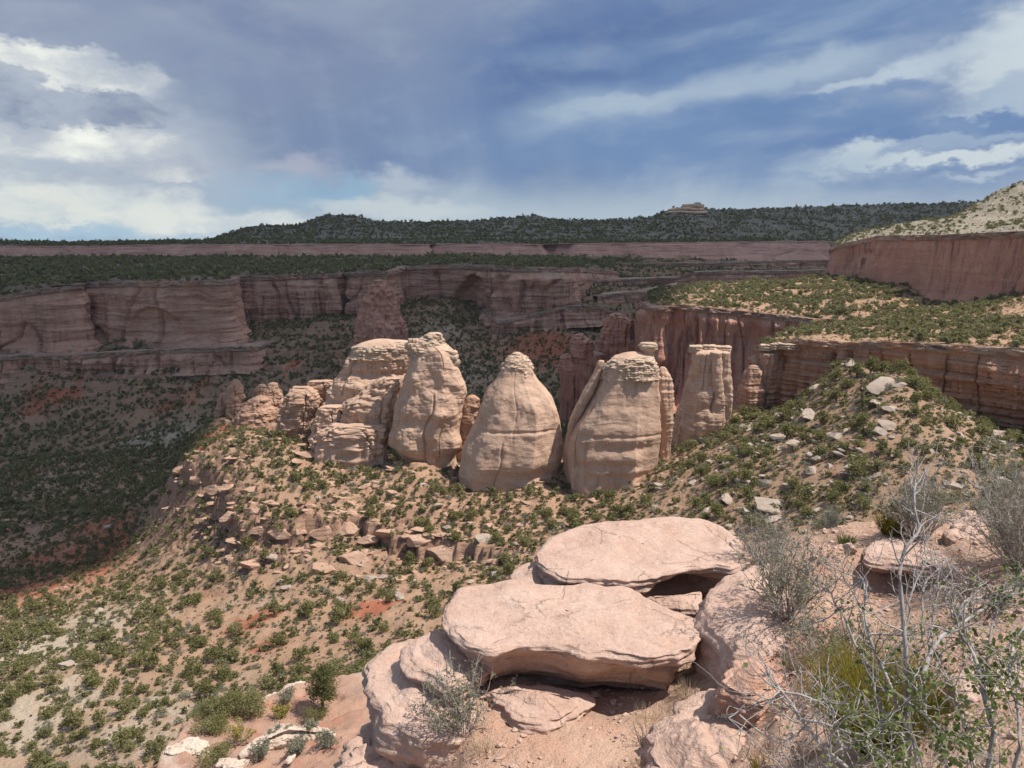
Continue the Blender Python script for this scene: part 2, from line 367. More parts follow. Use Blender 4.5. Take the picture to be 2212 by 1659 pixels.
def ground_mat(name, sand, pale, red, rockc, S=6., grass=(.17, .15, .085), grass_amt=.35, litter=.5, bump=.5, steep=(.86, .70)):
    m, t, b = new_mat(name)
    g = t.node('ShaderNodeNewGeometry'); pos = g.outputs['Position']
    x, y, z = t.xyz(pos); nz = t.xyz(g.outputs['Normal'])[2]
    big = t.noise(t.vm('SCALE', pos, scale=1/(S*6)), 1, 4, .6); mid = t.noise(t.vm('SCALE', pos, scale=1/S), 1, 7, .62)
    fine = t.noise(t.vm('SCALE', pos, scale=7/S), 1, 5, .65); vf = t.noise(t.vm('SCALE', pos, scale=24/S), 1, 3, .6)
    col = t.mix(t.sm(mid, .35, .65), sand, tuple(.78*c for c in sand))
    pa = t.m('ADD', t.attr('pale'), t.m('MULTIPLY', t.m('SUBTRACT', mid, .5), .9)); col = t.mix(t.sm(pa, .35, .8), col, pale)
    re = t.m('ADD', t.attr('red'), t.m('MULTIPLY', t.m('SUBTRACT', t.noise(t.vm('SCALE', pos, scale=1.7/S), 1, 6, .65), .5), 1.1)); col = t.mix(t.sm(re, .42, .66), col, red)
    gr = t.m('MULTIPLY', t.sm(t.m('ADD', t.m('MULTIPLY', fine, .6), t.m('MULTIPLY', big, .5)), .5, .68), grass_amt)
    col = t.mix(gr, col, grass)
    col = t.mix(t.m('MULTIPLY', t.attr('cover'), t.sm(t.m('ADD', fine, t.m('MULTIPLY', mid, .6)), .62, .92, .9, .35)), col, tuple(.6*c for c in grass))
    bed = t.noise(t.comb(t.m('MULTIPLY', x, .04), t.m('MULTIPLY', y, .04), t.m('MULTIPLY', z, 1.1)), 1, 5, .6)
    rk = t.mix(t.sm(bed, .4, .65), rockc, tuple(.6*c for c in rockc))
    st = t.sm(t.m('ADD', nz, t.m('MULTIPLY', t.m('SUBTRACT', fine, .5), .25)), *steep)
    col = t.mix(t.m('MAXIMUM', st, t.m('MULTIPLY', t.attr('rock'), t.sm(mid, .42, .56))), col, rk)
    st_ = t.vor(t.vm('ADD', t.vm('SCALE', pos, scale=5/S), t.vm('SCALE', t.comb(fine, vf, mid), scale=.5)), 1, 'F1')
    stones = t.m('MULTIPLY', t.sm(st_, .3, .18), t.sm(t.noise(t.vm('SCALE', pos, scale=2/S), 1, 4, .6), .5, .62))
    col = t.mix(t.m('MULTIPLY', stones, litter), col, tuple(min(.6, 1.25*c) for c in rockc))
    col = t.mix(t.m('MULTIPLY', t.sm(vf, .55, .7), .45*litter), col, (.09, .075, .045))
    col = t.mix(t.m('MULTIPLY', t.sm(vf, .45, .3), .35*litter), col, (.5, .38, .28))
    t.put(b.inputs['Base Color'], col)
    h = t.m('ADD', t.m('MULTIPLY', mid, 1.), t.m('ADD', t.m('MULTIPLY', fine, .5), t.m('ADD', t.m('MULTIPLY', vf, .2), t.m('MULTIPLY', stones, .4))))
    t.put(b.inputs['Normal'], t.bump(h, bump, S*.25))
    return m

def leaf_mat(name, c0, c1, c2, obj_random=True, trans=.25):
    m, t, b = new_mat(name)
    r = t.node('ShaderNodeObjectInfo').outputs['Random'] if obj_random else t.attr('rnd')
    l = t.attr('leaf')
    col = t.ramp(r, [(0., c0), (.5, c1), (1., c2)])
    col = t.mix(t.m('MULTIPLY', l, .6), col, tuple(1.7*c for c in c2))
    t.put(b.inputs['Base Color'], col); b.inputs['Roughness'].default_value = .75
    tr = t.node('ShaderNodeBsdfTranslucent'); t.put(tr.inputs[0], col)
    mx = t.node('ShaderNodeMixShader'); mx.inputs[0].default_value = trans
    out = t.n['Material Output']; t.l.new(b.outputs[0], mx.inputs[1]); t.l.new(tr.outputs[0], mx.inputs[2]); t.l.new(mx.outputs[0], out.inputs[0])
    return m
def bark_mat(name, c0, c1, sc=30.):
    m, t, b = new_mat(name)
    p = t.node('ShaderNodeTexCoord').outputs['Object']
    n = t.noise(t.vm('MULTIPLY', p, (1., 1., .35)), sc, 5, .6)
    t.put(b.inputs['Base Color'], t.ramp(n, [(.3, c0), (.7, c1)])); t.put(b.inputs['Normal'], t.bump(n, .4, .02))
    return m

M_DOME = rock_mat('dome_sandstone', [(.42, .265, .18), (.53, .35, .245), (.6, .415, .3)], S=4.5, bands=.16, band_h=.9, varnish=.45, varnish_col=(.2, .1, .065), wamp=9., bump=.45, band_col=(.37, .22, .145), streak_w=1.6)
M_CAP = rock_mat('pale_caprock', [(.41, .28, .19), (.53, .385, .275), (.61, .465, .345)], S=1.6, bands=.45, band_h=.55, varnish=.35, varnish_col=(.1, .06, .045), bump=.8)
M_ORANGE = rock_mat('orange_sandstone', [(.36, .2, .125), (.45, .27, .18), (.52, .33, .23)], S=4., bands=.45, band_h=1.4, varnish=.55, varnish_col=(.07, .04, .035), bump=.8, streak_w=1.5)
M_REDWALL = rock_mat('red_cliff_sandstone', [(.42, .185, .118), (.53, .262, .178), (.59, .335, .24)], S=8., bands=.1, band_h=3.0, varnish=.9, varnish_col=(.11, .05, .042), band_col=(.24, .1, .065), bump=.8, streak_w=3.0, soil=(.4, .3, .21), capc=(.43, .305, .22))
M_ORWALL = rock_mat('orange_ledged_sandstone', [(.36, .175, .1), (.47, .255, .155), (.54, .325, .22)], S=5., bands=.5, band_h=1.7, varnish=.9, varnish_col=(.07, .04, .035), bump=.9, streak_w=2., band_col=(.2, .1, .065), soil=(.4, .29, .2), capc=(.45, .32, .23))
M_FARWALL = rock_mat('far_cliff_sandstone', [(.37, .175, .112), (.53, .29, .195), (.64, .40, .285)], S=14., bands=.6, band_h=4.0, varnish=.8, varnish_col=(.12, .065, .055), bump=.9, streak_w=6., soil=(.3, .25, .18), capc=(.36, .26, .19))
M_PINK = rock_mat('pink_slickrock', [(.36, .19, .14), (.46, .26, .2), (.52, .33, .26)], S=16., bands=.55, band_h=3., varnish=.2, bump=.7, streak_w=9.)
M_TALUS = rock_mat('grey_talus_rock', [(.27, .2, .15), (.38, .3, .235), (.46, .37, .3)], S=1.5, bands=.2, band_h=.7, varnish=.0, bump=.6)
M_BENCH = rock_mat('bench_sandstone', [(.37, .215, .14), (.47, .295, .2), (.54, .365, .26)], S=2.4, bands=.45, band_h=.8, varnish=.5, varnish_col=(.12, .06, .045), bump=.8, streak_w=1.2)
M_SLAB = rock_mat('pink_slab_sandstone', [(.43, .265, .19), (.51, .345, .265), (.57, .415, .33)], S=.30, bands=.16, band_h=.09, varnish=.0, bump=.6, speck=.3, band_col=(.40, .19, .12), worn=1.)
M_FLAKE = rock_mat('flaky_sandstone', [(.42, .23, .155), (.52, .3, .21), (.6, .38, .28)], S=.14, bands=.5, band_h=.028, varnish=.0, bump=.9, speck=.15, band_col=(.33, .17, .11))
M_PALEROCK = rock_mat('pale_slickrock', [(.46, .34, .25), (.58, .45, .35), (.66, .54, .43)], S=1.2, bands=.35, band_h=.35, varnish=.0, bump=.6)
M_SLOPE = ground_mat('slope_ground', (.42, .255, .16), (.46, .375, .28), (.36, .115, .06), (.35, .205, .135), litter=.8, grass_amt=.28)
M_MESA = ground_mat('mesa_ground', (.34, .23, .155), (.42, .34, .26), (.34, .13, .08), (.40, .29, .215), S=9., grass=(.12, .11, .07), grass_amt=.6)
M_HILL = ground_mat('hill_ground', (.30, .25, .18), (.38, .33, .25), (.3, .14, .09), (.38, .31, .24), S=14., grass=(.13, .12, .085), grass_amt=.3)
M_WOODED = ground_mat('wooded_hill_ground', (.20, .18, .14), (.34, .31, .26), (.24, .14, .1), (.32, .28, .23), S=14., grass=(.09, .095, .065), grass_amt=.5)
M_SAND = ground_mat('ledge_sand', (.53, .345, .245), (.58, .43, .33), (.46, .21, .13), (.52, .31, .215), S=.35, grass=(.36, .2, .13), grass_amt=.3, litter=.85, bump=.7, steep=(.7, .5))
M_LEDGE = ground_mat('red_ledge_soil', (.44, .26, .18), (.54, .42, .33), (.40, .19, .125), (.45, .29, .21), S=1.2, grass=(.3, .17, .1), grass_amt=.3, steep=(.7, .5))
M_JUN = leaf_mat('juniper_foliage', (.14, .138, .045), (.18, .172, .062), (.225, .208, .092), trans=.45)
M_JUN_S = leaf_mat('juniper_mass_foliage', (.112, .114, .042), (.162, .156, .06), (.215, .2, .1), obj_random=False, trans=.45)
M_SAGE = leaf_mat('sagebrush_foliage', (.15, .155, .105), (.18, .18, .12), (.215, .205, .145), trans=.38)
M_PINE = leaf_mat('pinyon_foliage', (.11, .11, .04), (.13, .125, .05), (.15, .14, .06), trans=.4)
M_LEAF = leaf_mat('grey_green_leaves', (.165, .175, .105), (.2, .205, .125), (.235, .23, .155), trans=.4)
M_FRESH = leaf_mat('fresh_green_leaves', (.11, .15, .045), (.14, .18, .055), (.19, .2, .07), trans=.4)
M_YEL = leaf_mat('mormon_tea_stems', (.24, .21, .035), (.28, .24, .045), (.33, .27, .06), trans=.4)
M_DRY = leaf_mat('dry_grass_blades', (.42, .32, .2), (.5, .4, .27), (.54, .44, .3))
M_BARK = bark_mat('juniper_bark', (.10, .08, .06), (.24, .2, .165), 12.)
M_TWIG = bark_mat('grey_twig_bark', (.24, .2, .17), (.5, .45, .41), 25.)
M_TWIGD = bark_mat('dark_twig_bark', (.09, .07, .055), (.22, .185, .155), 25.)
# ------------------------------------------------------------------ canyon ground (one height field)
_pts = [  # px, py, distance
 (-500,1659,170),(-100,1659,142),(100,1659,135),(400,1659,120),(700,1659,108),(1100,1659,95),
 (-500,1500,200),(-200,1500,180),(0,1500,170),(300,1500,160),(600,1500,146),(900,1500,132),
 (-400,1300,300),(-200,1300,290),(0,1300,270),(300,1300,235),(600,1300,205),(900,1300,190),(1200,1300,180),
 (-500,1150,440),(-300,1150,420),(0,1150,390),(200,1150,355),(300,1150,330),(450,1150,268),(560,1205,236),(700,1205,228),(900,1200,224),(1100,1200,212),(380,1085,294),
 (400,1010,302),(500,1080,268),(530,1128,252),(700,1140,242),(800,1090,256),(700,1000,290),(600,950,310),(500,920,328),(470,905,338),(440,960,318),
 (900,1000,280),(1000,1050,264),(1100,1060,261),(1250,1070,256),(1200,1000,275),(1450,990,266),(1400,1050,243),(1500,950,283),(1590,890,302),
 (1300,1110,230),(1500,1100,203),(1700,1100,180),(1900,1100,165),(2100,1080,158),(2400,1080,145),(2600,1060,140),
 (1700,1000,205),(1750,900,235),(1740,862,262),(1816,787,270),(1880,793,258),(1850,850,238),(1940,797,235),(2000,840,224),(2080,900,211),(2180,970,195),(2300,1040,178),
 (300,1000,510),(100,1000,525),(-300,1000,540),(440,945,560),(300,945,580),(100,930,612),(-300,920,640),(0,850,680),(200,850,670),(400,850,660),(0,816,696),(300,808,692),(-400,812,700),(0,764,722),(300,752,722),(-400,764,725),(0,744,740),(300,732,750),
 (540,806,694),(600,850,640),(570,790,705),(600,720,785),(700,700,800),(560,735,765),
 (900,800,700),(900,700,820),(960,655,890),(1040,690,860),(1100,800,715),(1200,780,740),(1200,850,640),(1000,850,640),(1110,700,835),(1230,690,840),
 (1300,760,760),(1350,650,950),(1300,600,1050),(1250,700,850),(1400,680,900),(1400,575,1150),(1700,575,1200),(1240,590,1020),(1600,640,900),(1800,600,1000)]
_hid = [(300,400,-140),(1000,345,-112),(1300,345,-104),(700,390,-118),(1500,350,-86),(550,420,-130),(1250,420,-118),(850,430,-124),(1150,540,-128),(1600,345,-84),(1750,300,-72),(1900,275,-66),(2050,262,-66),(2200,232,-62),(2400,215,-60),
 (300,780,-100),(0,780,-100),(-400,780,-102),(300,900,-95),(0,900,-96),(700,900,-80),(950,1000,-72),(1800,450,-95),(2300,350,-75),(2600,300,-75),(1500,460,-96),(1450,560,-108),(1700,600,-95),(2200,600,-70),(2500,500,-70),
 (0,1250,-60),(500,1200,-60),(-500,1250,-60),(900,1200,-60),(2300,1100,-40),(2600,900,-40),(2300,900,-50),
 (300,75,-75),(900,60,-70),(1500,60,-62),(2100,60,-52),(2600,60,-50),(-400,80,-88),(1500,130,-70),(2000,110,-58)]
_P = np.array([W(*p) for p in _pts]+[HP(*p) for p in _hid])
def _fe(x, y): return np.stack([x/y*4.1, np.log(y)*2.4], -1)
_tps = TPS(_fe(_P[:, 0], _P[:, 1]), _P[:, 2], 3e-3)
BENCH = [(389,1003,302),(434,1041,292),(486,1060,284),(478,1079,277),(500,1112,262),(510,1136,252),(548,1138,250),(600,1147,245),(650,1154,242),(694,1150,242),(745,1140,243),(800,1142,241),(860,1160,234),(915,1178,228),(1015,1203,219)]
_benchXY = [tuple(W(*p)[:2]) for p in BENCH]
_benchpoly = _benchXY+[tuple(HP(1130, 214, -90)[:2]), tuple(HP(1200, 300, -90)[:2]), tuple(HP(700, 340, -100)[:2]), tuple(HP(440, 335, -100)[:2])]
_redspots = [(330,1125,330,55,1),(385,1130,310,30,1),(200,1230,330,60,.8),(480,1210,240,16,.9),(545,1345,196,9,.9),(800,1330,190,8,1),(590,1390,180,7,.8),(230,1180,350,50,.8),(60,1290,285,40,.8),(120,850,670,45,1),(390,850,660,40,1),(330,830,690,45,.8),(620,820,690,35,1),(1180,735,770,70,.8),(60,1010,500,30,.6),(420,1160,290,18,.8),(1830,1000,190,14,.6),(1650,1000,215,9,.6)]
_palespots = [(100,1400,210,40,.9),(30,1560,155,30,.9),(330,1560,145,26,.8),(200,1330,240,30,.6),(470,1290,215,14,.6),(560,1290,210,14,.6),(340,945,575,45,.8),(200,990,520,40,.5),(60,1040,480,60,.6),(950,720,800,60,.6),(1000,800,700,60,.6)]
def ground_base(x, y):
    """height and attributes of the canyon ground at plan positions"""
    z = _tps(_fe(x, y))
    P = np.stack([x, y, np.zeros_like(x)], 1)
    n30 = fbm(P, 34, 3, seed=1); n8 = fbm(P, 8, 4, seed=2)
    sc = np.clip(y/260, .5, 2.5)
    z = z+n30*1.6*sc+n8*.55*np.minimum(sc, 1.6)+fbm(P, 2.2, 2, seed=3)*.18
    sel = (y > 150) & (y < 350)
    sd = np.full(x.shape, -99.); xs, ys = x[sel], y[sel]
    d = dist_poly(xs, ys, _benchXY, closed=False); ins = inside_poly(xs, ys, _benchpoly); d = np.where(ins, d, -d)
    d = d+fbm(np.stack([xs, ys, xs*0], 1), 7, 3, seed=5)*4.5
    sd[sel] = d
    st = np.where(d > 0, 2.2*np.exp(-np.abs(d)/13)*sstep(d, 0, 1.0), -3.6*np.exp(-np.abs(d)/17)*sstep(-d, 0, 1.0))
    az = x/y
    st = st*sstep(az[sel], .02, -.04)
    z[sel] += st
    # ledges: beds of harder rock step the slope in the bench area and the far benches
    wl = np.zeros(x.shape); wl[sel] = sstep(d, -30, -6)*sstep(y[sel], 150, 185)*sstep(az[sel], .30, .15)
    wl = np.maximum(wl, .9*sstep(y, 800, 860)*sstep(az, .02, .06)); wl = np.maximum(wl, .75*sstep(y, 600, 690)*sstep(az, -.05, -.12))
    wl *= sstep(fbm(P, 22, 3, seed=8), -.4, .05)
    H = np.where(y > 550, 7.5, 2.3); q = (z+n30*1.5+n8*1.1)/H; fr = q-np.floor(q); tz = (sstep(fr, .38, .62)-fr)*H
    z = z+tz*wl*.95
    return z, wl, sd
def build_terrain():
    nc, nr = 700, 900
    a = np.linspace(-1.0, .98, nc); r = np.exp(np.linspace(math.log(52), math.log(1320), nr))
    A, Rr = np.meshgrid(a, r); x = (A*Rr).ravel(); y = Rr.ravel()
    z, wl, sd = ground_base(x, y)
    V = np.stack([x, y, z], 1); P2 = V*np.array([1, 1, 0])
    red = np.zeros(len(x)); pale = np.zeros(len(x))
    for dst, spots in ((red, _redspots), (pale, _palespots)):
        for px, py, d, rad, k in spots:
            c = W(px, py, d); q = ((x-c[0])/rad)**2+((y-c[1])/rad)**2; np.maximum(dst, (k if d > 400 else k*.78)*np.exp(-q*(1 if d > 400 else .6)), out=dst)
    rock = np.clip(wl*.9+sstep(np.abs(sd), 12, 3)*.5, 0, 1)
    red *= 1-.8*np.clip(wl, 0, 1)
    o = mesh_np('canyon_ground', V, grid_faces(nr, nc), M_SLOPE, True, {'red': ('POINT', red), 'pale': ('POINT', pale), 'rock': ('POINT', rock), 'cover': ('POINT', np.maximum(sstep(y, 420, 560)*.9, .35*sstep(x/y, .2, .3))*(1-red)*(1-.6*pale))})
    o['kind'] = 'structure'
    return (a, np.log(r), z.reshape(nr, nc))
_TG = build_terrain()
def gz(x, y):
    """interpolated height of the finished ground"""
    a, lr, Z = _TG; x = np.atleast_1d(np.asarray(x, float)); y = np.atleast_1d(np.asarray(y, float))
    i = np.clip((x/y-a[0])/(a[1]-a[0]), 0, len(a)-1.001); j = np.clip((np.log(y)-lr[0])/(lr[1]-lr[0]), 0, len(lr)-1.001)
    i0 = i.astype(int); j0 = j.astype(int); f = i-i0; g = j-j0
    return (Z[j0, i0]*(1-f)+Z[j0, i0+1]*f)*(1-g)+(Z[j0+1, i0]*(1-f)+Z[j0+1, i0+1]*f)*g
def gslope(x, y, e=1.2):
    return np.hypot((gz(x+e, y)-gz(x-e, y))/(2*e), (gz(x, y+e)-gz(x, y-e))/(2*e))
def on_ground(px, py, d0=None):
    """where the ray through a frame point meets the canyon ground"""
    r = rays(px, py); ds = np.exp(np.linspace(math.log(60), math.log(1300), 1500)); P = r[None]*(ds/r[1])[:, None]
    hit = np.nonzero(gz(P[:, 0], P[:, 1]) > P[:, 2])[0]
    return P[hit[0]] if len(hit) else None

# ------------------------------------------------------------------ cliffs and mesa tops
def rimline(pts, n, noise=2.5, seed=0, sc=14., smooth=3):
    P = resample(np.array([W(*p) for p in pts]), n); P = smooth_line(P, smooth)
    T = np.gradient(P[:, :2], axis=0); T /= np.linalg.norm(T, axis=1)[:, None]+1e-9
    N = np.stack([T[:, 1], -T[:, 0]], 1)           # outward: to the right of travel, towards the viewer for left-to-right lines
    k = fbm(np.stack([P[:, 0], P[:, 1], P[:, 0]*0], 1), sc, 4, .55, seed=seed)
    P[:, :2] += N*(k*noise)[:, None]
    return P, N
def cliff(name, rim, N, depth, mat, seed=0, cap=2.5, lean=.10, flute=2.5, fsc=13., foot=.25, footout=.5, nt=110, ledge=.5, lsc=6., arch=None, back=10.):
    n = len(rim); t = np.concatenate([np.linspace(0, .1, 26), np.linspace(.1, 1, nt)[1:]]); m = len(t)
    D = np.broadcast_to(np.asarray(depth, float), (n,))
    X = np.repeat(rim[:, 0][None], m, 0); Y = np.repeat(rim[:, 1][None], m, 0); h = t[:, None]*D[None]; Z = rim[:, 2][None]-h
    P0 = np.stack([X, Y, Z], -1).reshape(-1, 3)
    off = lean*h+footout*np.maximum(h-(1-foot)*D[None], 0)
    fl = fbm(P0, (fsc, fsc, fsc*5), 4, .5, seed=seed, ridged=True).reshape(m, n); bl = fbm(P0, (fsc*4, fsc*4, fsc*3), 3, .5, seed=seed+1).reshape(m, n)
    grow = sstep(h, cap*.6, cap*2.5)
    vary = .25+1.5*sstep(fbm(P0, (fsc*5, fsc*5, fsc*6), 2, seed=seed+11).reshape(m, n), -.35, .45)       # some stretches smooth, some deeply jointed
    off = off+grow*(fl-.6)*flute*vary+bl*flute*1.5*grow
    jt = fbm(np.stack([P0[:, 0], P0[:, 1], P0[:, 2]*.05], 1), (fsc*2.2, fsc*2.2, 6), 2, .5, seed=seed+8).reshape(m, n); off = off-grow*flute*1.1*np.exp(-(jt/.035)**2)
    lg = fbm(P0, (60, 60, lsc), 3, .55, seed=seed+2).reshape(m, n); off = off+lg*ledge*grow
    # caprock: thin beds standing proud of the wall below
    cl = np.floor(h/cap*3.2+fbm(P0, (9, 9, 60), 2, seed=seed+3).reshape(m, n)*.8); capn = fbm(np.stack([P0[:, 0], P0[:, 1], cl.ravel()*37.], 1), (5, 5, 1), 3, .55, seed=seed+4).reshape(m, n)
    off = off+(1-sstep(h, cap*.85, cap*1.25))*(1.1+capn*1.5)*cap*.35
    if arch is not None:
        for (s0, w, hh, dp) in arch:                   # recessed alcoves: position along rim, half width, height share, depth
            s = np.linspace(0, 1, n)[None]; q = ((s-s0)/w)**2+((t[:, None]-.62)/hh)**2; off = off-dp*sstep(q, 1.05, .75)*grow
    V = np.stack([X+N[:, 0][None]*off, Y+N[:, 1][None]*off, Z], -1)
    top = np.stack([rim[:, 0]-N[:, 0]*back, rim[:, 1]-N[:, 1]*back, rim[:, 2]-.4], -1)[None]
    V = np.concatenate([top, V], 0)
    o = mesh_np(name, V.reshape(-1, 3), grid_faces(m+1, n)[:, ::-1], mat, True, {'cap': ('POINT', np.concatenate([np.ones((1, n)), (1-sstep(h, cap*.9, cap*1.5))*(.62+.5*fbm(P0, (14, 14, 40), 3, seed=seed+6).reshape(m, n))]).ravel())}); o['kind'] = 'structure'
    return o
TOPS = []
def top_loft(name, rows, sub, ncol, mat, cover=0., seed=0, amp=1.2, sc=22., red=0., pale=0., terr=0., th=3., smooth_rows=True, wob=True, fine=.25):
    R = [resample(np.asarray(r, float), ncol) for r in rows]
    out = []
    for i in range(len(R)-1):
        for k in range(sub[i]):
            f = k/sub[i]; out.append(R[i]*(1-f)+R[i+1]*f)
    out.append(R[-1]); G = np.array(out); nr = len(G); V = G.reshape(-1, 3)
    P2 = V*np.array([1, 1, 0])
    w = np.ones((nr, ncol)); w[0] = 0; w[1] = .3
    dz = fbm(P2, sc, 4, .5, seed=seed)*amp+fbm(P2, sc*.16, 3, seed=seed+2)*amp*fine
    V = V.copy(); V[:, 2] += dz*w.ravel()
    if terr:
        q = V[:, 2]/th+fbm(P2, sc*2, 2, seed=seed+3)*.5; fr = q-np.floor(q); V[:, 2] += (sstep(fr, .36, .64)-fr)*th*terr*w.ravel()
    o = mesh_np(name, V, grid_faces(nr, ncol), mat, True, {'red': ('POINT', np.full(len(V), red)), 'pale': ('POINT', np.full(len(V), pale)), 'cover': ('POINT', np.full(len(V), cover)), 'rock': ('POINT', sstep(fbm(P2, sc*1.5, 3, seed=seed+5), .15, .5)*.6*np.ones(len(V)))})
    o['kind'] = 'structure'
    TOPS.append((name, V.reshape(nr, ncol, 3)))
    return o

# far canyon wall below the left mesa
_wall = [(-330,628,740),(-120,625,738),(0,640,735),(60,628,735),(165,615,738),(180,611,800),(192,610,772),(260,608,755),(350,608,745),(440,606,744),(488,605,750),(500,602,782),(514,597,850),(600,595,852),(690,592,846),(730,590,846),(742,589,872),(760,588,850),(835,586,840),(850,582,888),(872,575,925),(950,572,935),(1010,572,915),(1032,574,884),(1058,575,842),(1100,576,830),(1150,577,830),(1195,577,836),(1226,578,850),(1240,578,905),(1262,580,1000),(1330,585,1060)]
_rw, _nw = rimline(_wall, 900, 4.5, 21, 26., 4)
cliff('far_canyon_wall', _rw, _nw, 74, M_FARWALL, 31, cap=5., lean=.13, flute=4.6, fsc=26, foot=.3, footout=.6, ledge=1.9, lsc=7., nt=120, back=24,
      arch=[(.727, .037, .5, 13), (.30, .02, .3, 5), (.41, .018, .35, 6)])
_back = [(-420,560,1300),(0,556,1300),(300,553,1300),(600,552,1300),(900,553,1280),(1180,556,1280),(1400,562,1250)]
top_loft('far_mesa_top', cover=.7, rows=[_rw-np.c_[_nw*6, np.zeros(len(_nw))], [W(*p)+np.array([0, 0, 1.5]) for p in [(-360,606,860),(0,600,860),(180,596,880),(500,590,900),(760,580,960),(860,569,1040),(1020,567,1040),(1150,568,1000),(1240,570,1060),(1330,576,1120)]], [W(*p) for p in _back]], sub=[26, 44], ncol=520, mat=M_MESA, seed=41, amp=2.6, sc=55, terr=.5, th=3.)
# lower ledge cliff under it
_ll, _nl = rimline([(-330,772,706),(0,770,702),(60,766,708),(120,768,702),(190,764,706),(240,760,700),(330,755,696),(350,754,702),(420,752,695),(500,749,694),(548,750,700),(562,744,728),(590,735,760)], 420, 4.5, 22, 13., 3)
cliff('lower_ledge_cliff', _ll, _nl, 24, M_FARWALL, 36, cap=4, lean=.14, flute=4.4, fsc=14, foot=.3, footout=.7, ledge=1.4, lsc=3.2, nt=60, back=16)
_lr, _nlr = rimline([(1045,668,850),(1075,694,806),(1150,680,812),(1225,662,822),(1285,660,838),(1320,672,880)], 200, 3.5, 24, 12., 3)
cliff('lower_ledge_cliff', _lr, _nlr, 22, M_FARWALL, 38, cap=3.5, lean=.18, flute=3., fsc=12, foot=.3, footout=.8, ledge=1.3, lsc=3., nt=50, back=16)
# inset wall at the far left
_iw, _ni = rimline([(-300,588,960),(0,587,960),(100,586,960),(170,586,965),(186,587,1020),(260,585,1060)], 160, 3, 23, 20., 3)
cliff('inset_canyon_wall', _iw, _ni, 22, M_PINK, 33, cap=2.5, lean=.1, flute=2., fsc=22, nt=40, back=14)
# pink slickrock band
_bandpts = [(-420,532,1300),(0,531,1300),(200,531,1296),(330,528,1280),(600,527,1250),(780,526,1245),(900,527,1250),(926,528,1330),(1000,526,1300),(1120,526,1280),(1160,527,1280),(1176,527,1340),(1260,525,1310),(1500,523,1300),(1700,521,1300),(1880,520,1290),(2100,520,1290),(2600,520,1290)]
_pb, _np = rimline(_bandpts, 620, 6, 25, 40., 2)
cliff('slickrock_band', _pb, _np, 34, M_PINK, 43, cap=2., lean=.95, flute=2.4, fsc=38, foot=.3, footout=.6, ledge=1.2, lsc=4., nt=50, back=20)
# stepped benches right of the bright buttress, behind the promontory
for k_, (pts_, dep_) in enumerate([([(1225,606,980),(1300,604,1010),(1420,600,1030),(1520,596,1040),(1640,592,1050),(1800,588,1050),(1960,585,1050)], 17),
                                   ([(1250,572,1130),(1400,568,1150),(1550,566,1150),(1700,562,1150),(1900,560,1150)], 15),
                                   ([(1290,640,930),(1330,634,935),(1390,630,940),(1460,618,950),(1520,606,960)], 18),
                                   ([(1465,598,880),(1500,588,870),(1560,585,868),(1640,586,870),(1760,584,890),(1900,580,900)], 30)]):
    _s, _n = rimline(pts_, 240, 6, 50+k_, 26., 2)
    cliff('stepped_bench_cliff', _s, _n, dep_, M_FARWALL, 60+k_, cap=3, lean=.3, flute=3., fsc=20, ledge=1.8, lsc=4, nt=36, foot=.3, footout=1.2, back=34)
# wooded hills on the skyline
_sky = [(-420,529),(0,525),(150,527),(300,524),(440,522),(465,516),(520,496),(560,489),(640,488),(690,468),(720,465),(770,468),(810,479),(900,481),(1000,479),(1080,474),(1130,469),(1155,466),(1185,475),(1300,477),(1400,471),(1440,458),(1462,450),(1480,449),(1515,450),(1530,453),(1600,454),(1650,452),(1800,446),(1950,442),(2100,438),(2300,432),(2650,425)]
_h0 = [W(p[0], p[1]+0, 1305) for p in _bandpts]; _h0 = [np.array([q[0], q[1]+10, q[2]-1]) for q in _h0]
_hm = [W(p[0], 521 if p[1] < 520 else p[1]+2.5, 1560) for p in _sky]
_h2 = [W(p[0], p[1]+(521-p[1])*.45 if p[1] < 520 else p[1]+1.2, 1850) for p in _sky]
_h3 = [W(*p, 2150) for p in _sky]; _h4 = [np.array([q[0]*1.12, q[1]+450, q[2]*1.0-12]) for q in _h3]
top_loft('wooded_hills', [_h0, _hm, _h2, _h3, _h4], [20, 34, 34, 14], 620, M_WOODED, seed=71, amp=4.0, sc=75, terr=.35, th=7., fine=.3)
# ------------------------------------------------------------------ right side promontories
_c1 = [(1385,652,500),(1398,655,440),(1405,663,424),(1432,662,421),(1448,661,424),(1455,660,430),(1464,659,424),(1490,659,420),(1530,664,417),(1593,671,412),(1640,676,408),(1689,679,402),(1762,688,394),(1862,692,384),(1990,700,372)]
_r1, _n1 = rimline(_c1, 460, 1.6, 26, 8., 2)
cliff('red_promontory_cliff', _r1, _n1, 58, M_REDWALL, 81, cap=3.0, lean=.05, flute=2.6, fsc=9., foot=.32, footout=.45, ledge=.35, lsc=3., nt=110)
_p1b = [(1400,632,560),(1440,622,585),(1500,618,590),(1632,607,600),(1747,602,590),(1800,594,580),(1860,596,540),(1960,618,480),(2080,660,440)]
top_loft('promontory_top', [_r1-np.c_[_n1*2.5, np.zeros(len(_n1))], [W(*p) for p in _p1b]], [60], 340, M_SLOPE, seed=82, amp=2.0, sc=24, terr=.6, th=2.2, pale=.3)
_c3 = [(1799,540,680),(1801,533,610),(1804,530,566),(1812,528,556),(1850,520,540),(1893,509,520),(1950,508,492),(2015,507,462),(2080,505,436),(2140,502,414),(2212,499,390),(2350,494,352),(2600,480,300)]
_r3, _n3 = rimline(_c3, 440, 1.8, 27, 12., 2)
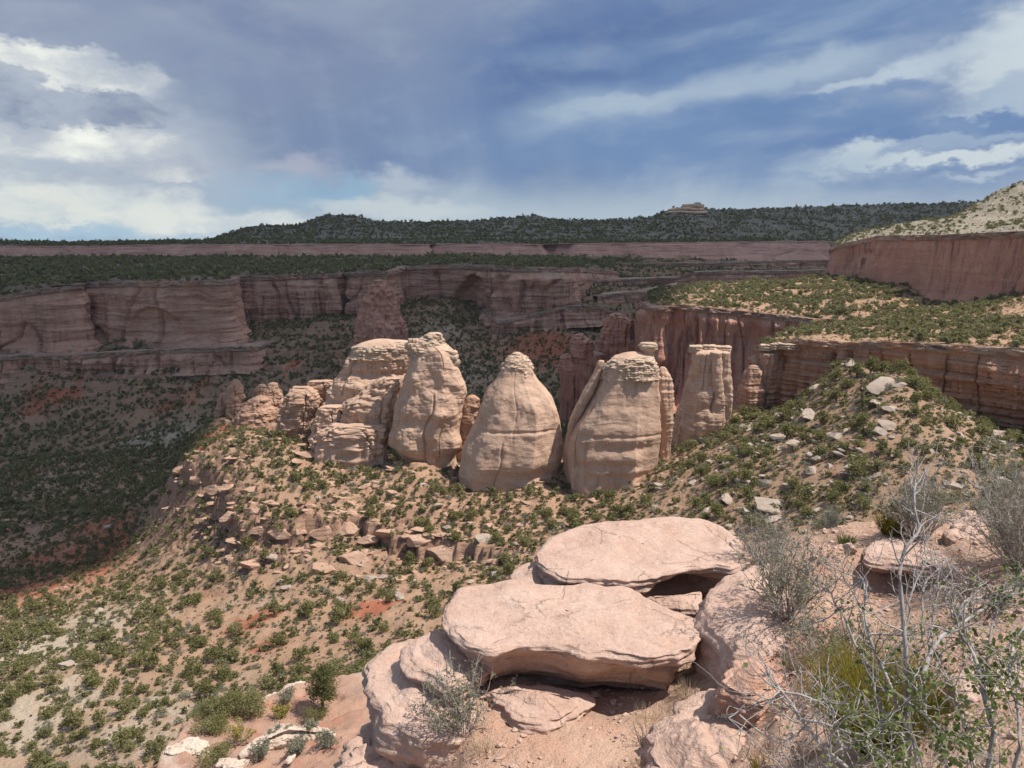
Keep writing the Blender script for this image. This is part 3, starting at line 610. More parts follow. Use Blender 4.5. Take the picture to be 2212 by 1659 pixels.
cliff('upper_mesa_cliff', _r3, _n3, np.interp(np.linspace(0, 1, 440), [0, .2, 1], [34, 36, 42]), M_REDWALL, 91, cap=3.4, lean=.13, flute=1.3, fsc=16., foot=.15, footout=.5, ledge=.3, lsc=3.4, nt=90)
_h3r = [(1790,528,700),(1850,506,600),(1930,486,560),(2040,474,530),(2075,472,520),(2140,472,500),(2300,462,460),(2600,440,400)]
_h3t = [(1800,524,780),(1900,500,680),(2000,484,620),(2060,474,590),(2090,452,585),(2150,416,575),(2212,391,565),(2300,362,555),(2600,330,540)]
_h3k = [(1800,520,860),(1950,490,800),(2080,470,760),(2150,450,740),(2212,430,730),(2300,400,730),(2650,350,730)]
top_loft('upper_mesa_slope', [_r3-np.c_[_n3*2.5, np.zeros(len(_n3))], [W(*p) for p in _h3r], [W(*p) for p in _h3t], [W(*p) for p in _h3k]], [26, 44, 16], 420, M_HILL, seed=92, amp=1.6, sc=24, terr=.3, th=2.0, pale=.5)
_c2 = [(1640,752,330),(1637,748,312),(1642,745,301),(1690,736,297),(1731,730,291),(1770,734,285),(1820,740,279),(1870,738,272),(1920,737,265),(2000,741,256),(2073,745,248),(2212,752,234),(2400,760,216),(2600,770,200)]
_r2, _n2 = rimline(_c2, 460, 1.0, 28, 5., 2)
cliff('ledged_red_cliff', _r2, _n2, 44, M_ORWALL, 101, cap=2.6, lean=.10, flute=2.2, fsc=8., foot=.3, footout=.35, ledge=1.9, lsc=1.8, nt=130, back=6)
_p2b = [(1640,742,345),(1700,716,352),(1780,700,368),(1862,690,384),(1990,672,410),(2073,655,436),(2150,640,415),(2212,630,392),(2400,610,345),(2650,590,300)]
top_loft('bench_top', [_r2-np.c_[_n2*1.5, np.zeros(len(_n2))], [W(*p) for p in _p2b]], [56], 400, M_SLOPE, seed=102, amp=1.5, sc=18, terr=.45, th=1.6, red=.3)

# ------------------------------------------------------------------ storm cloud overhead (above the frame) that shades the far canyon
def build_cloud():
    edge = [(-900,1330,330),(-300,1400,270),(0,1318,268),(200,1195,326),(330,1140,335)]
    E = [W(*p) for p in edge]+[HP(400, 352, -98), HP(500, 396, -112), HP(700, 398, -118), HP(1000, 362, -110), HP(1250, 372, -100), HP(1385, 440, -60), HP(1400, 540, -45), HP(1500, 640, -30), HP(1800, 700, -8), HP(2060, 760, 0), HP(2400, 860, 40), HP(3200, 1000, 40)]
    H = 1900.
    E = np.array(E); E = E+SDIR[None]*((H-E[:, 2])/SDIR[2])[:, None]
    off = SDIR[:2]*(H/SDIR[2])
    E = resample(E, 260); n = len(E)
    Bk = np.array([[-2600+off[0], 900+off[1], H], [-2400+off[0], 2750+off[1], H], [0+off[0], 2950+off[1], H], [2600+off[0], 2900+off[1], H], [3200+off[0], 1100+off[1], H]])
    ring = np.vstack([E, resample(Bk[::-1], 200)]); m = len(ring); c = ring[:, :2].mean(0)+np.array([0, 200.])
    k = np.concatenate([np.linspace(0, .9, 26), np.linspace(.9, 1, 22)[1:]])
    def sheet(sgn):
        X = c[None, None]+(ring[None, :, :2]-c[None, None])*k[:, None, None]
        Pn = np.concatenate([X, np.zeros(X.shape[:2]+(1,))], -1).reshape(-1, 3)
        e = (1-k**14)[:, None]; nz_ = fbm(Pn, 420, 5, seed=3 if sgn > 0 else 9).reshape(len(k), m)
        Z = H+sgn*e*((120+110*nz_) if sgn > 0 else (35+35*nz_))
        return np.concatenate([X, Z[..., None]], -1).reshape(-1, 3)
    A, B = sheet(1), sheet(-1); jit = fbm(A*np.array([1, 1, 0]), 90, 4, seed=4)[:, None]*np.repeat(k**6, m)[:, None]*14
    dirv = (A[:, :2]-c); dirv = dirv/(np.linalg.norm(dirv, axis=1)[:, None]+1e-6)
    A[:, :2] += dirv*jit; B[:, :2] += dirv*jit
    F = grid_faces(len(k), m, True); nn = len(A)
    mt, t, b = new_mat('cloud_vapour'); b.inputs['Base Color'].default_value = (.9, .9, .92, 1); b.inputs['Specular IOR Level'].default_value = 0
    tr = t.node('ShaderNodeBsdfTranslucent'); tr.inputs[0].default_value = (.93, .94, .97, 1)
    mx = t.node('ShaderNodeMixShader'); mx.inputs[0].default_value = .66; out = t.n['Material Output']
    t.l.new(b.outputs[0], mx.inputs[1]); t.l.new(tr.outputs[0], mx.inputs[2]); t.l.new(mx.outputs[0], out.inputs[0])
    o = mesh_np('storm_cloud', np.vstack([A, B]), np.vstack([F, F[:, ::-1]+nn]), mt); o['kind'] = 'structure'
build_cloud()
# ------------------------------------------------------------------ free-standing sandstone forms
def tower_mesh(levels, d, ratio=.8, expo=2.3, ext=8., nz=240, nth=360, seed=0, amp=1.2, asc=9., strata=.35, ssc=1.6, cracks=(), beds=0., bh=.8, facet=0., nf=8, fl=0., topround=.25, dips=()):
    """levels: (frame y, left x, right x) of the outline, all at distance d; returns vertices and quads"""
    L = np.array(levels, float); c = W(L[:, 1]*.5+L[:, 2]*.5, L[:, 0], d); cd = proj(c)[2]
    hw = (L[:, 2]-L[:, 1])/2/FPX*cd; z = c[:, 2]; x = c[:, 0]
    o = np.argsort(-z); z, x, hw = z[o], x[o], hw[o]
    zz = np.concatenate([np.linspace(z[0], z[-1], nz), np.linspace(z[-1], z[-1]-ext, 16)[1:]])
    X = np.interp(zz, z[::-1], x[::-1]); Hh = np.interp(zz, z[::-1], hw[::-1]); Hh[nz:] *= np.linspace(1, 1.08, 15)
    for _ in range(4):
        X[1:-1] = (X[:-2]+2*X[1:-1]+X[2:])/4; Hh[1:-1] = (Hh[:-2]+2*Hh[1:-1]+Hh[2:])/4
    R = np.full(len(zz), ratio)
    th = np.linspace(0, 2*np.pi, nth, endpoint=False); cs, sn = np.cos(th), np.sin(th)
    ex = 2/expo; ux = np.sign(cs)*np.abs(cs)**ex; uy = np.sign(sn)*np.abs(sn)**ex
    V = np.stack([X[:, None]+Hh[:, None]*ux[None], d+Hh[:, None]*R[:, None]*uy[None], np.broadcast_to(zz[:, None], (len(zz), nth))], -1)
    # rounded top
    k = np.linspace(.02, 1, 9)[:-1]
    tp = np.stack([X[0]+Hh[0]*ux[None]*k[:, None], d+Hh[0]*R[0]*uy[None]*k[:, None], np.broadcast_to((zz[0]+topround*Hh[0]*(1-k**2))[:, None], (8, nth))], -1)
    V = np.concatenate([tp, V], 0); nr = len(V); P = V.reshape(-1, 3)
    rad = np.stack([np.tile(cs, (nr, 1)), np.tile(sn, (nr, 1)), np.zeros((nr, nth))], -1)
    q = np.stack([P[:, 0], P[:, 1], P[:, 2]], 1)
    n = fbm(q, asc, 4, .5, seed=seed)*amp
    warp = fbm(q, 22, 2, seed=seed+1)*3+P[:, 0]*.06
    st = fbm(np.stack([P[:, 0]*.05, P[:, 1]*.05, (P[:, 2]+warp)], 1), ssc, 3, .6, seed=seed+2)*strata
    if fl: n = n+(fbm(q, (3.2, 3.2, 26), 3, .5, seed=seed+3, ridged=True)-.5)*fl
    if beds:                                          # crumbling beds: each stands out by its own amount
        bq = P[:, 2]/bh+fbm(P, 7, 2, seed=seed+4)*.9; bf = bq-np.floor(bq)
        n = n+beds*(fbm(np.stack([P[:, 0]*.33, P[:, 1]*.33, np.floor(bq)*3.7], 1), 1., 3, .6, seed=seed+5)*1.1-.55*sstep(np.abs(bf-.5), .34, .5))
    n = (n+st).reshape(nr, nth)
    fade = np.clip(np.concatenate([np.zeros(8), Hh])/3., .15, 1)[:, None]
    n = n*fade
    deg = np.degrees(th)[None]; Zf = P[:, 2].reshape(nr, nth); zt, zb = z[0], z[-1]; f = (zt-Zf)/(zt-zb)
    for a0, w, dep, f0, f1, sl in cracks:            # vertical joints: angle, width (deg), depth (m), extent in height, slant
        da = (deg-(a0+sl*(f-.5)+np.degrees(.03)*np.sin(f*19+a0))+180) % 360-180
        n = n-dep*np.exp(-(da/w)**2)*sstep(f, f0-.04, f0+.03)*sstep(f, f1+.04, f1-.03)
    for a0, f0, wa, wf, dep in dips:                 # alcoves and ledges
        da = (deg-a0+180) % 360-180; n = n-dep*np.exp(-(da/wa)**2-((f-f0)/wf)**2)
    if facet:                                         # joint faces: the round plan is trimmed by slowly turning flat faces
        gg = np.random.default_rng(seed+900); zf = np.clip((zt-Zf)/(zt-zb), 0, 1.3); m_ = np.full((nr, nth), 9.)
        for k_ in range(nf):
            a_ = (k_+gg.uniform(-.3, .3))*2*np.pi/nf+gg.uniform(-.35, .35)*(zf-.5); c_ = gg.uniform(.87, 1.0)+gg.uniform(-.08, .08)*(zf-.5)
            m_ = np.minimum(m_, c_/np.maximum(np.cos(th[None]-a_), .2))
        m_ = (1+(np.minimum(m_, 1.0)-1)*facet)*1.03; ax = np.concatenate([np.full(8, X[0]), X])[:, None]
        V[..., 0] = ax+(V[..., 0]-ax)*m_; V[..., 1] = d+(V[..., 1]-d)*m_
    V = V+rad*n[..., None]
    return V.reshape(-1, 3), grid_faces(nr, nth, True)[:, ::-1]
def join(parts):
    Vs, Fs, o = [], [], 0
    for V, F in parts: Vs.append(V); Fs.append(F+o); o += len(V)
    return np.vstack(Vs), np.vstack(Fs)
def ledge_stack(cx, cy, zt, beds, ratio=.75, seed=0, n=90, rough=.16):
    """thin irregular beds piled up: beds = (half width, thickness, x shift)"""
    out = []; z = zt; r = np.random.default_rng(seed)
    for i, (hw, th, sx) in enumerate(beds):
        a = np.linspace(0, 2*np.pi, n, endpoint=False)
        prof = [(0.02, 0), (.55, -.02*th), (.93, -.06*th), (1.0, -.2*th), (1.02, -.5*th), (.97, -.8*th), (.84, -1.02*th), (.3, -1.06*th)]
        rr = 1+fbm(np.stack([np.cos(a)*2, np.sin(a)*2, a*0+i*3.1], 1), .9, 4, .6, seed=seed+i)*rough*2
        rr = np.round(rr*9)/9*.5+rr*.5
        V = np.array([[(cx+sx+np.cos(b)*hw*k*q, cy+np.sin(b)*hw*ratio*k*q, z+dz+th*.12*math.sin(3*b+i)) for b, q in zip(a, rr)] for k, dz in prof]).reshape(-1, 3)
        V = V+fbm(V, 1.2, 3, seed=seed+40+i)[:, None]*np.array([.22, .22, .12])*min(1, hw/3)
        out.append((V, grid_faces(len(prof), n, True)[:, ::-1])); z -= th*.96
    return join(out)
def formation(name, label, cat, base_px, base_py, d, parts, group=None):
    b = W(base_px, base_py, d); e = empty(name, b); tag(e, label, cat, group)
    for pn_, (V, F), mat, *rest in parts:
        o = mesh_np(pn_, to_local(V, b), F, mat, rest[0] if rest else True, parent=e)
        if len(rest) > 1: o['label'] = rest[1]
    return e
def lv(conv, rows): return [(q[1], q[0], conv([(r, y)])[0][0]) for (y, l, r), q in zip(rows, conv([(l, y) for y, l, r in rows]))]
def at6(x, y, d): q = c6([(x, y)])[0]; return W(q[0], q[1], d)
def at5(x, y, d): q = c5([(x, y)])[0]; return W(q[0], q[1], d)

GD = 'beehive domes along the spur'
# 2: bell dome
V2 = tower_mesh(lv(c6, [(262,492,598),(300,465,630),(340,448,640),(380,428,650),(430,392,686),(480,348,735),(530,320,770),(600,301,806),(660,287,830),(720,255,838),(800,222,835),(880,195,828),(950,178,815),(1010,168,800),(1090,170,790)]), 274, .8, 2.3, 10, facet=1., seed=1, amp=1.1, asc=13, strata=.08, ssc=1.2, cracks=((-101,1.0,.9,.62,1,-3),(-93,.8,.35,.1,.62,0)), dips=((-60,.86,38,.045,1.8),(-112,.7,22,.05,.7),(-80,.53,70,.012,.5)))
p = at6(545, 236, 263)
c2_ = tower_mesh(lv(c6, [(237,524,556),(252,505,580),(265,488,602),(290,468,628),(315,452,643),(340,440,648),(356,448,640)]), 274, .82, 2.3, 1.5, 90, 160, seed=3, beds=.75, bh=.85, amp=.7, asc=4, strata=.3, ssc=.8, topround=.12)
blk = tower_mesh(lv(c6, [(805,420,552),(840,395,566),(900,386,566),(960,375,552),(1040,362,500)]), 265.5, .75, 4.2, 6, 50, 90, seed=5, amp=.5, strata=.35, asc=5)
formation('sandstone_dome', 'bell-shaped tan dome with rounded shoulders and small ledged cap, middle of the row', 'rock dome', 1100, 1040, 263,
          [('body', V2, M_DOME), ('caprock', c2_, M_CAP, False, 'crumbly pale ledged cap'), ('buttress', blk, M_DOME, True, 'squared block at the foot')], GD)
# 3: broad dome with a mushroom knob
V3 = tower_mesh(lv(c6, [(262,1185,1420),(280,1165,1436),(330,1118,1446),(380,1094,1450),(430,1070,1452),(500,1035,1455),(600,975,1460),(700,905,1465),(800,868,1466),(900,850,1452),(980,852,1440),(1080,862,1425),(1170,872,1400)]), 263, .72, 2.5, 10, facet=1., seed=11, amp=1.0, asc=14, strata=.08, ssc=1.2, cracks=((-150,2.0,1.2,.05,.75,14),), dips=((-78,.6,42,.04,1.3),(-95,.72,60,.03,.9),(-70,.52,80,.012,.5),(-60,.8,40,.03,.9)))
R3 = tower_mesh(lv(c6, [(292,1072,1105),(310,1058,1108),(350,1050,1098),(420,1012,1075),(500,968,1040),(600,908,985),(700,874,925),(790,866,892)]), 265, 1.2, 2.4, 10, 90, 70, seed=13, amp=.5, asc=5, strata=.3)
p = at6(1392, 175, 252)
k3 = tower_mesh(lv(c6, [(176,1350,1436),(192,1335,1450),(212,1337,1449),(228,1350,1432),(238,1356,1424)]), 263, .9, 2.8, .5, 50, 90, seed=17, beds=.35, bh=1., amp=.5, asc=3, strata=.15, topround=.1)
n3 = tower_mesh(lv(c6, [(222,1352,1428),(250,1357,1424),(290,1345,1436)]), 263, .9, 2.3, 3, 30, 60, seed=18, amp=.3, asc=3)
p = at6(1250, 245, 252)
e3 = tower_mesh(lv(c6, [(248,1235,1350),(262,1186,1426),(285,1148,1440),(320,1114,1449),(350,1098,1452),(372,1102,1448)]), 263, .75, 2.5, 1.5, 80, 200, seed=19, beds=.75, bh=.85, amp=.7, asc=4, strata=.3, ssc=.8, topround=.12)
formation('sandstone_dome', 'broad tan dome with a mushroom-shaped boulder knob balanced on its right shoulder', 'rock dome', 1270, 1060, 252,
          [('body', V3, M_DOME), ('fin', R3, M_DOME, True, 'narrow fin split from the left flank'), ('balanced_knob', k3, M_CAP, True), ('knob_neck', n3, M_DOME), ('caprock', e3, M_CAP, False)], GD)
V3b = tower_mesh(lv(c6, [(334,1468,1502),(350,1456,1516),(400,1447,1536),(450,1448,1544),(520,1452,1545),(600,1457,1546),(700,1466,1545),(800,1474,1535)]), 269, .8, 2.4, 8, 90, 90, seed=21, amp=.6, asc=5, strata=.4, ssc=1.4, fl=.6)
formation('sandstone_pillar', 'slim round-topped tan pillar pressed against the right side of the knobbed dome', 'rock pillar', 1435, 950, 258, [('shaft', V3b, M_DOME)])
# 4: flat-capped tower
V4 = tower_mesh(lv(c6, [(238,1668,1912),(300,1664,1912),(360,1656,1914),(410,1646,1916),(450,1634,1918),(500,1618,1922),(560,1602,1922),(620,1585,1915),(700,1560,1892),(780,1544,1868),(860,1542,1850),(930,1545,1840)]), 283, .85, 2.3, 8, facet=1., seed=31, amp=.9, asc=8, strata=.2, ssc=1.3, cracks=((-86,1.8,1.8,.0,.5,6), (-58,1.8,1.8,.0,.6,-4), (-112,1.4,.8,.0,.3,0)), dips=((-95,.48,30,.03,.6),(-70,.74,26,.05,1.2)))
C4 = tower_mesh(lv(c6, [(238,1800,1864),(320,1804,1862),(400,1798,1866),(500,1810,1872),(580,1835,1880),(640,1850,1885)]), 277, 1., 2.4, 6, 80, 70, seed=33, amp=.6, asc=4, strata=.3, fl=.5)
C5 = tower_mesh(lv(c6, [(238,1856,1920),(320,1852,1920),(400,1856,1924),(480,1868,1932),(560,1868,1934),(640,1870,1925),(720,1868,1905)]), 278.5, 1.05, 2.4, 6, 80, 70, seed=34, amp=.6, asc=4, strata=.3, fl=.5)
def plate(conv, pts, d, ratio, th, seed):
    (x0, y0), (x1, y1) = [q[:2] for q in conv(pts)]
    a, b = W(x0, y0, d), W(x1, y1, d); hw = (b[0]-a[0])/2
    return ledge_stack((a[0]+b[0])/2, d, max(a[2], b[2]), [(hw*.97, th*.34, .1), (hw*1.0, th*.3, -.1), (hw*.95, th*.36, 0)], ratio, seed, rough=.05)
cap4 = join([plate(c6, ((1652,193),(1748,193)), 283, .9, 2.7, 41), plate(c6, ((1742,190),(1830,193)), 282.5, .95, 2.6, 42), plate(c6, ((1820,196),(1928,198)), 283, .85, 2.8, 43)])
formation('sandstone_tower', 'flat-topped tower with dark-edged cap slab and two columns on its right side', 'rock tower', 1500, 985, 272,
          [('body', V4, M_DOME), ('column', C4, M_DOME), ('column', C5, M_DOME), ('cap_slab', cap4, M_CAP, True, 'thin weathered cap slab')], GD)
# 1: tall dome with joints
V1 = tower_mesh(lv(c5, [(190,1492,1705),(230,1482,1768),(300,1481,1785),(330,1472,1795),(400,1444,1812),(470,1424,1825),(530,1404,1830),(600,1388,1822),(680,1364,1803),(760,1340,1797),(830,1352,1798),(900,1430,1772)]), 289, .75, 2.5, 10, facet=1., seed=51, amp=1.4, asc=9, strata=.1, ssc=1.2, cracks=((-84,1.2,1.5,.42,1,-10),(-70,.9,.6,.0,.2,0),(-62,.9,.8,.72,1,0)), dips=((-110,.42,22,.1,1.3),(-115,.66,20,.08,1.4),(-70,.58,20,.06,-1.0)))
p = at5(1640, 112, 278)
e1 = tower_mesh(lv(c5, [(113,1598,1690),(132,1575,1698),(160,1532,1700),(188,1490,1715),(222,1480,1738),(262,1478,1748),(292,1492,1744),(308,1515,1725)]), 289, .78, 2.5, 1.5, 110, 180, seed=53, beds=.75, bh=.85, amp=.7, asc=4, strata=.3, ssc=.8, topround=.12)
h1 = ledge_stack(at5(1508, 150, 289)[0], 288, at5(1508, 148, 289)[2], [(2.2,1.6,0),(3.,2.2,.2),(2.6,2.4,.3)], .9, 54)
s1 = ledge_stack(at5(1752, 222, 289)[0], 287, at5(1752, 222, 289)[2], [(2.0,1.6,0),(2.6,2.,.1),(2.8,2.4,.2),(2.2,2.,.0)], .9, 55)
formation('sandstone_dome', 'tall tan dome with a deep vertical joint and a stepped crumbling crown', 'rock dome', 935, 985, 278,
          [('body', V1, M_DOME), ('crown', e1, M_CAP, False, 'stepped crumbling crown'), ('knob', h1, M_CAP), ('knob', s1, M_CAP)], GD)
V12 = tower_mesh(lv(c5, [(516,1868,1905),(540,1835,1930),(580,1812,1934),(640,1800,1920),(700,1790,1900),(760,1788,1870),(800,1785,1850)]), 292, .8, 2.3, 8, 60, 90, seed=57, amp=1.0, asc=5, strata=.5, ssc=1.2)
formation('sandstone_block', 'small reddish rounded block wedged between the two tall domes', 'rock', 1015, 930, 281, [('body', V12, M_ORANGE)])
# 0: broad shoulder at the left, with its lower blocks
V0 = tower_mesh(lv(c5, [(195,1125,1492),(215,1115,1490),(250,1106,1488),(300,1082,1482),(350,1048,1474),(400,1006,1468),(450,974,1458),(500,955,1440)]), 311, .5, 2.9, 14, facet=1., seed=61, amp=1.6, asc=9, strata=.3, ssc=1.6, beds=.5, bh=3.4, cracks=((-128,2.4,1.4,.1,1,26),), dips=((-85,.55,60,.07,1.3),(-100,.8,20,.1,-1.2)))
p = at5(1300, 168, 300)
e0 = tower_mesh(lv(c5, [(168,1290,1484),(184,1180,1490),(200,1118,1494),(226,1108,1496),(248,1108,1490)]), 311, .55, 2.9, 1.5, 60, 220, seed=63, beds=.75, bh=.85, amp=.7, asc=4, strata=.3, ssc=.8, topround=.12)
formation('sandstone_shoulder', 'wide flat-topped orange-streaked shoulder left of the tall jointed dome', 'rock formation', 790, 840, 300,
          [('body', V0, M_DOME), ('caprock', e0, M_CAP, False)])
for nm, rows, d, rt, sd, lab in (('sandstone_block', [(405,1295,1425),(440,1235,1418),(480,1190,1412),(560,1060,1402),(600,1050,1398),(680,1044,1380),(760,1040,1350),(830,1040,1330)], 286, .55, 71, 'large tan block split by a slanting crack under the wide shoulder'),
                             ('sandstone_block', [(585,905,1035),(620,890,1042),(660,886,1040),(700,872,1040),(760,862,1060),(820,850,1080)], 288, .8, 72, 'small squared orange block with an overhanging ledge below the shoulder'),
                             ('sandstone_block', [(700,980,1320),(740,910,1335),(790,885,1330),(840,870,1325)], 281, .5, 75, 'low smooth grey-pink slab at the foot of the split block'),
                             ('sandstone_block', [(462,735,830),(500,695,900),(560,662,900),(600,655,885),(640,642,872),(720,632,855),(750,640,830)], 306, .8, 73, 'ledged orange block left of the shoulder with bushes on top'),
                             ('sandstone_block', [(422,840,975),(440,826,985),(470,830,980),(510,850,960)], 312, .6, 74, 'low rounded red block leaning on the left foot of the shoulder')):
    Vb = tower_mesh(lv(c5, rows), d+11, rt, 4.2, 12, 90, 170, facet=1., seed=sd, amp=1.5, asc=5, strata=.35, ssc=1.0, beds=.8, bh=2.3, topround=.05, cracks=((-75,1.6,1.8,.1,1,24), (-120,1.6,1.2,.0,.8,-10), (-50,1.4,1.3,.2,1,8)))
    q = c5([(rows[-1][1]*.5+rows[-1][2]*.5, rows[-1][0])])[0]
    formation(nm, lab, 'rock', q[0], q[1], d, [('body', Vb, M_DOME if sd in (71, 72, 75) else M_BENCH)], 'blocks at the left end of the dome row')
for nm, rows, d, sd, lab in (('sandstone_spire', [(416,342,374),(440,324,388),(470,316,398),(500,310,404),(560,303,405),(610,300,400),(665,296,395)], 330, 81, 'slender red spire with a rounded tip at the far left of the row'),
                             ('sandstone_spire', [(506,262,305),(540,246,308),(580,236,306),(640,224,305),(700,216,300)], 333, 82, 'short red pinnacle leaning on the slender spire'),
                             ('sandstone_hoodoo', [(448,505,545),(480,480,552),(520,470,552),(570,466,550)], 338, 83, 'pointed red knob behind the smooth boulder dome'),
                             ('sandstone_hoodoo', [(441,566,628),(470,556,640),(500,545,655),(550,532,668),(590,560,664),(620,575,640)], 334, 84, 'cone-topped red knob with a banded cap beside the pointed one'),
                             ('sandstone_hoodoo', [(530,475,560),(550,440,575),(580,412,582),(620,385,625),(670,352,620)], 328, 85, 'smooth rounded red boulder dome between spire and blocks')):
    Vb = tower_mesh(lv(c5, rows), d+11, .9, 2.6, 10, 90, 130, seed=sd, amp=.9, asc=3.5, strata=.3, ssc=1.0, beds=.3, bh=1.7, fl=.4, topround=.35, cracks=((-80,2.2,.9,.1,.9,14),))
    q = c5([(rows[-1][1]*.5+rows[-1][2]*.5, rows[-1][0])])[0]
    formation(nm, lab, 'rock spire' if 'spire' in nm else 'rock', q[0], q[1], d, [('body', Vb, M_ORANGE)], 'red knobs and spires left of the domes')
# far fin and towers in the shaded canyon
Vf = tower_mesh(lv(c2, [(645,395,430),(700,365,470),(760,322,498),(850,292,528),(950,276,558),(1010,268,580),(1070,262,596)]), 690, .9, 2.2, 45, 120, 150, seed=91, amp=2.6, asc=16, strata=.7, facet=1., ssc=4., fl=2.4)
formation('sandstone_fin', 'tall dark red pyramid-shaped fin standing before the far canyon wall', 'rock fin', 822, 745, 690, [('body', Vf, M_REDWALL)])
for rows, d, sd, lab in (([(866,1905,1980),(890,1885,2010),(905,1880,2034),(960,1868,2048),(1040,1845,2052),(1120,1830,2060)], 480, 92, 'thick round-topped red tower in the shaded gap behind the knobbed dome'),
                         ([(992,1690,1722),(1015,1672,1735),(1045,1660,1775),(1120,1655,1782),(1190,1648,1780)], 470, 93, 'narrow split red tower left of the thick shaded tower'),
                         ([(1122,1605,1644),(1160,1595,1650),(1240,1590,1655)], 465, 94, 'short square red stub at the left end of the shaded tower wall'),
                         ([(1120,1700,1860),(1150,1690,1870),(1210,1680,1880)], 474, 95, 'low jointed red wall linking the shaded towers'),
                         ([(1035,2040,2100),(1060,2025,2110),(1130,2010,2130)], 474, 96, 'stubby red block right of the thick shaded tower')):
    Vb = tower_mesh(lv(c2, rows), d, .7, 2.6, 30, 90, 110, seed=sd, amp=1.2, asc=8, strata=.7, ssc=2.2, fl=1.6)
    q = c2([(rows[-1][1]*.5+rows[-1][2]*.5, rows[-1][0])])[0]
    formation('sandstone_tower', lab, 'rock tower', q[0], q[1], d, [('body', Vb, M_REDWALL)], 'red towers in the shaded canyon')
# prow of the ledged cliff: rounded orange columns under a jutting cap
for rows, d, sd, lab in (([(1170,668,720),(1200,645,728),(1250,630,735),(1320,608,742),(1400,588,742),(1450,575,740)], 297, 101, 'rounded orange column at the prow of the ledged cliff'),
                         ([(1100,728,822),(1180,724,818),(1260,728,806),(1340,735,790),(1430,738,775)], 298, 102, 'orange column split by a dark crack under the prow cap')):
    Vb = tower_mesh(lv(c3, rows), d, .9, 2.4, 12, 90, 110, seed=sd, amp=.8, asc=6, strata=.4, ssc=1.6, fl=.5)
    q = c3([(rows[-1][1]*.5+rows[-1][2]*.5, rows[-1][0])])[0]
    formation('sandstone_column', lab, 'rock column', q[0], q[1], d, [('body', Vb, M_ORANGE)])
pq = c3([(780, 1100)])[0]
for i_, (x0, x1, y, d, lab) in enumerate(((725,800,1050,298,'flat pale cap stone tilted over the prow of the ledged cliff'),(785,830,1045,296,'rounded pale cap stone leaning against the tilted one'),(820,980,1040,296,'broad pale cap slab along the cliff prow'))):
    st_ = plate(c3, ((x0,y),(x1,y)), d, .9, 2.6, 110+i_); q = c3([((x0+x1)/2, y+12)])[0]
    formation('cap_stone', lab, 'rock', q[0], q[1], d, [('slab', st_, M_CAP)], 'cap stones on the cliff prow')
# butte on the skyline
bt = ledge_stack(W(1490, 444, 2060)[0], 2060, W(1490, 441, 2060)[2], [(26,10,8),(40,9,-4),(54,9,-6)], .7, 121, rough=.1)
kn = ledge_stack(W(1506, 441, 2060)[0], 2056, W(1506, 437.5, 2060)[2], [(9,6,0),(11,8,0)], .8, 122, rough=.08)
formation('skyline_butte', 'small pale rock butte with a square tip on the wooded skyline', 'butte', 1490, 452, 2060, [('ledges', bt, M_CAP, False), ('tip', kn, M_CAP, False)])

# ------------------------------------------------------------------ boulders
def ico(sub):
    bm = bmesh.new(); bmesh.ops.create_icosphere(bm, subdivisions=sub, radius=1.)
    V = np.array([v.co[:] for v in bm.verts]); F = np.array([[v.index for v in f.verts] for f in bm.faces]); bm.free(); return V, F
ICO = {k: ico(k) for k in (2, 3, 4, 5, 6)}
def boulder(sub, r, seed, cuts=9, flat=.6, rough=.06, layered=0.):
    V, F = ICO[sub]; V = V.copy(); g = np.random.default_rng(seed)
    for _ in range(cuts):
        n = g.normal(size=3); n /= np.linalg.norm(n); o = g.uniform(.45, .8); d = V@n; V -= np.maximum(d-o, 0)[:, None]*n[None]
    V *= np.array(r)[None]/max(r)
    V[:, 2] *= flat
    nn = V/(np.linalg.norm(V, axis=1)[:, None]+1e-9)
    V = V+nn*(fbm(V, .55, 4, .55, seed=seed)*rough)[:, None]
    if layered: V[:, :2] *= (1+layered*fbm(np.stack([V[:, 0]*.1, V[:, 1]*.1, V[:, 2]], 1), .12, 2, seed=seed+3))[:, None]
    return V*max(r), F
BOULD = [mesh_np('boulder_block', *boulder(3, (1, .75+.2*(i % 2), .7), 200+i, 10, .75, .05), M_TALUS, False, link=False) for i in range(8)]
BLOCKS = [mesh_np('ledge_block', *boulder(4, (1, .65+.3*(i % 3)/2, .6), 240+i, 15, .85, .035, .05), M_BENCH, False, link=False) for i in range(8)]
def place_rock(name, me, P, s, rz, tilt, label, cat, group):
    o = obj_of(name, me); o.location = tuple(map(float, P)); o.scale = s; o.rotation_euler = (tilt[0], tilt[1], rz); return tag(o, label, cat, group)
